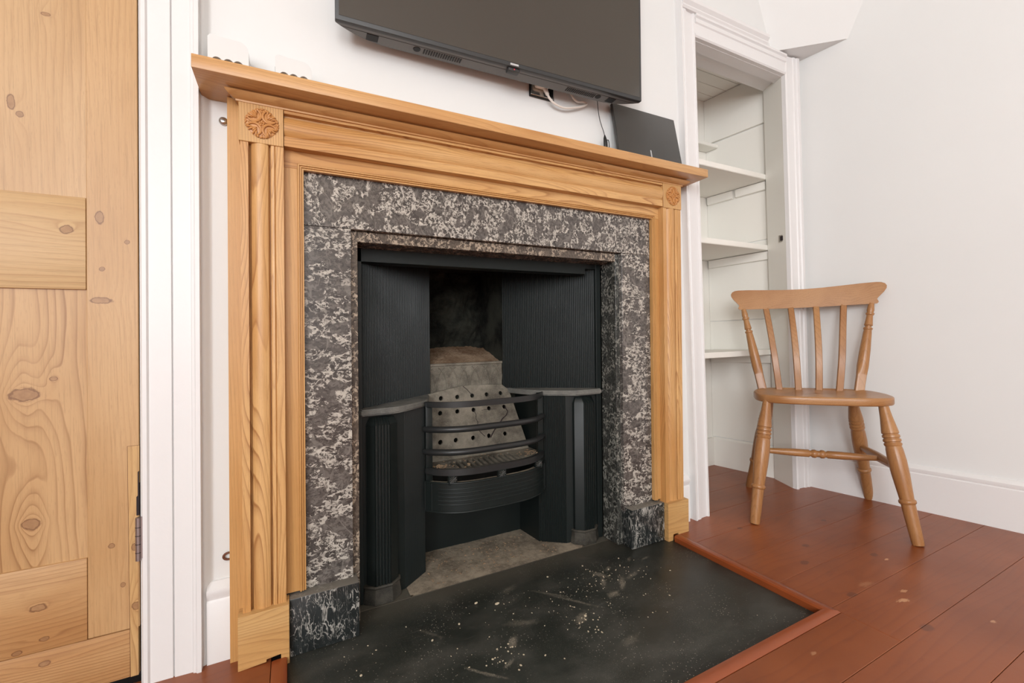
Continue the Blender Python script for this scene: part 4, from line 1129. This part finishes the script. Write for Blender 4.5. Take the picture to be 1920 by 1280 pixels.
# crest rail outline (x, z) then curved in plan
zb, zt = .6285, .6925
half = [(0,zb+.000),(.06,zb),(.12,zb+.001),(.175,zb+.0015),(.195,zb+.001),(.2035,zb+.0015),(.2075,zb+.006),(.2065,zb+.011),(.2040,zb+.0155),(.2070,zb+.0205),(.2140,zb+.028),(.2235,zb+.0385),(.2300,zb+.049),(.2310,zb+.057),(.2270,zb+.064),(.2180,zb+.0685),(.205,zb+.0700),(.17,zb+.0695),(.12,zb+.0670),(.06,zb+.0640),(0,zb+.0628)]
bm = BM(); F = []; Bk = []
full = half+[(-x, z) for x, z in half[-2:0:-1]]
def dens(poly):
    o_ = []
    for i in range(len(poly)):
        a, b = poly[i], poly[(i+1)%len(poly)]; k = max(1, int(abs(a[0]-b[0])/.012))
        for j in range(k): o_.append((a[0]+(b[0]-a[0])*j/k, a[1]+(b[1]-a[1])*j/k))
    return o_
# build as strips across x so the curve stays clean
xs = sorted({round(x, 5) for x, z in dens(full)})
def zr(x):
    x = abs(x); lo = None; hi = None; zs = []
    for i in range(len(half)-1):
        (xa, za), (xb_, zb_) = half[i], half[i+1]
        if min(xa, xb_)-1e-7 <= x <= max(xa, xb_)+1e-7 and abs(xa-xb_) > 1e-7: zs.append(za+(zb_-za)*(x-xa)/(xb_-xa))
    return (min(zs), max(zs)) if zs else (zb+.05, zb+.055)
th = .0090
def addp(x, z, dy): return bm.verts.new((x, crest_y(x)+dy-.012*(z-zb)/.06*(-1), z))
P_f = [addp(x*.94, z, -th) for x, z in dens(full)]; P_b = [addp(x*.94, z, th) for x, z in dens(full)]
k = len(P_f)
for i in range(k): bm.faces.new((P_f[i], P_f[(i+1)%k], P_b[(i+1)%k], P_b[i]))
bm.faces.new(P_f[::-1]); bm.faces.new(P_b)
bmesh.ops.triangulate(bm, faces=[f for f in bm.faces if len(f.verts) > 4])
rim = [e for e in bm.edges if len(e.link_faces) == 2 and abs(e.link_faces[0].normal.dot(e.link_faces[1].normal)) < .7 and ((e.verts[0] in P_f and e.verts[1] in P_f) or (e.verts[0] in P_b and e.verts[1] in P_b))]
cobj('crest_rail', bm, 'chair_wood_level', 40)

# ------------------------------------------------------------------ ceiling lamps (their glints show in the marble)
N('lamp_glow').fin((1,1,1), .5)
e = MATS['lamp_glow'].node_tree.nodes['Principled BSDF']
e.inputs['Emission Color'].default_value = (1, .62, .30, 1); e.inputs['Emission Strength'].default_value = 150
for i, (x, y) in enumerate(((.363,-3.43),(.816,-3.39))):
    t = thing('ceiling_spotlight', (x, y, HC), 'small round recessed ceiling spotlight giving warm light', 'lamp', 'recessed ceiling spotlights', lean_0)
    bm = BM(); lathe(bm, (x, y, HC+.001), (x, y, HC-.006), [(0,.036),(.6,.036),(1,.030)], 24); obj('trim_ring', bm, 'steel', t, fn=lean_0)
    bm = BM(); lathe(bm, (x, y, HC-.005), (x, y, HC-.009), [(0,.024),(1,.020)], 20); obj('bulb', bm, 'lamp_glow', t, fn=lean_0)

# ------------------------------------------------------------------ light
def area(name, loc, rot, sx, sy, power, colour):
    l = bpy.data.lights.new(name, 'AREA'); l.shape = 'RECTANGLE'; l.size = sx; l.size_y = sy; l.energy = power; l.color = colour
    o = bpy.data.objects.new(name, l); col.objects.link(o); o.location = Vector(loc)*S; o.rotation_euler = rot; return o
area('daylight_left_window', (XL-.02,-2.42,1.23), (0, -PI/2, 0), 1.45, 1.2, 118, (.955,.978,1))
area('daylight_front_window', (-.62,YB-.02,1.23), (PI/2, 0, 0), 1.45, 1.5, 64, (.955,.978,1))
w = bpy.data.worlds.new('World'); bpy.context.scene.world = w; w.use_nodes = True
w.node_tree.nodes['Background'].inputs[0].default_value = (.9,.95,1,1); w.node_tree.nodes['Background'].inputs[1].default_value = .5

# ------------------------------------------------------------------ camera
cam = bpy.data.cameras.new('camera'); co = bpy.data.objects.new('camera', cam); col.objects.link(co)
yw, pt, rl, f = .4708, -.0027, -.0251, 816.85
F = Vector((math.sin(yw)*math.cos(pt), math.cos(yw)*math.cos(pt), math.sin(pt))); R = Vector((math.cos(yw), -math.sin(yw), 0)); U = R.cross(F)
R2 = R*math.cos(rl)+U*math.sin(rl); U2 = -R*math.sin(rl)+U*math.cos(rl)
M = Matrix((R2, U2, -F)).transposed().to_4x4(); M.translation = Vector((.0776,-.9193,.5431))*S
co.matrix_world = M; cam.sensor_width = 36; cam.lens = f/1920*36; cam.clip_start = .02
sc = bpy.context.scene; sc.camera = co
sc.view_settings.view_transform = 'Standard'; sc.view_settings.look = 'None'; sc.view_settings.gamma = 1; sc.view_settings.exposure = -.22
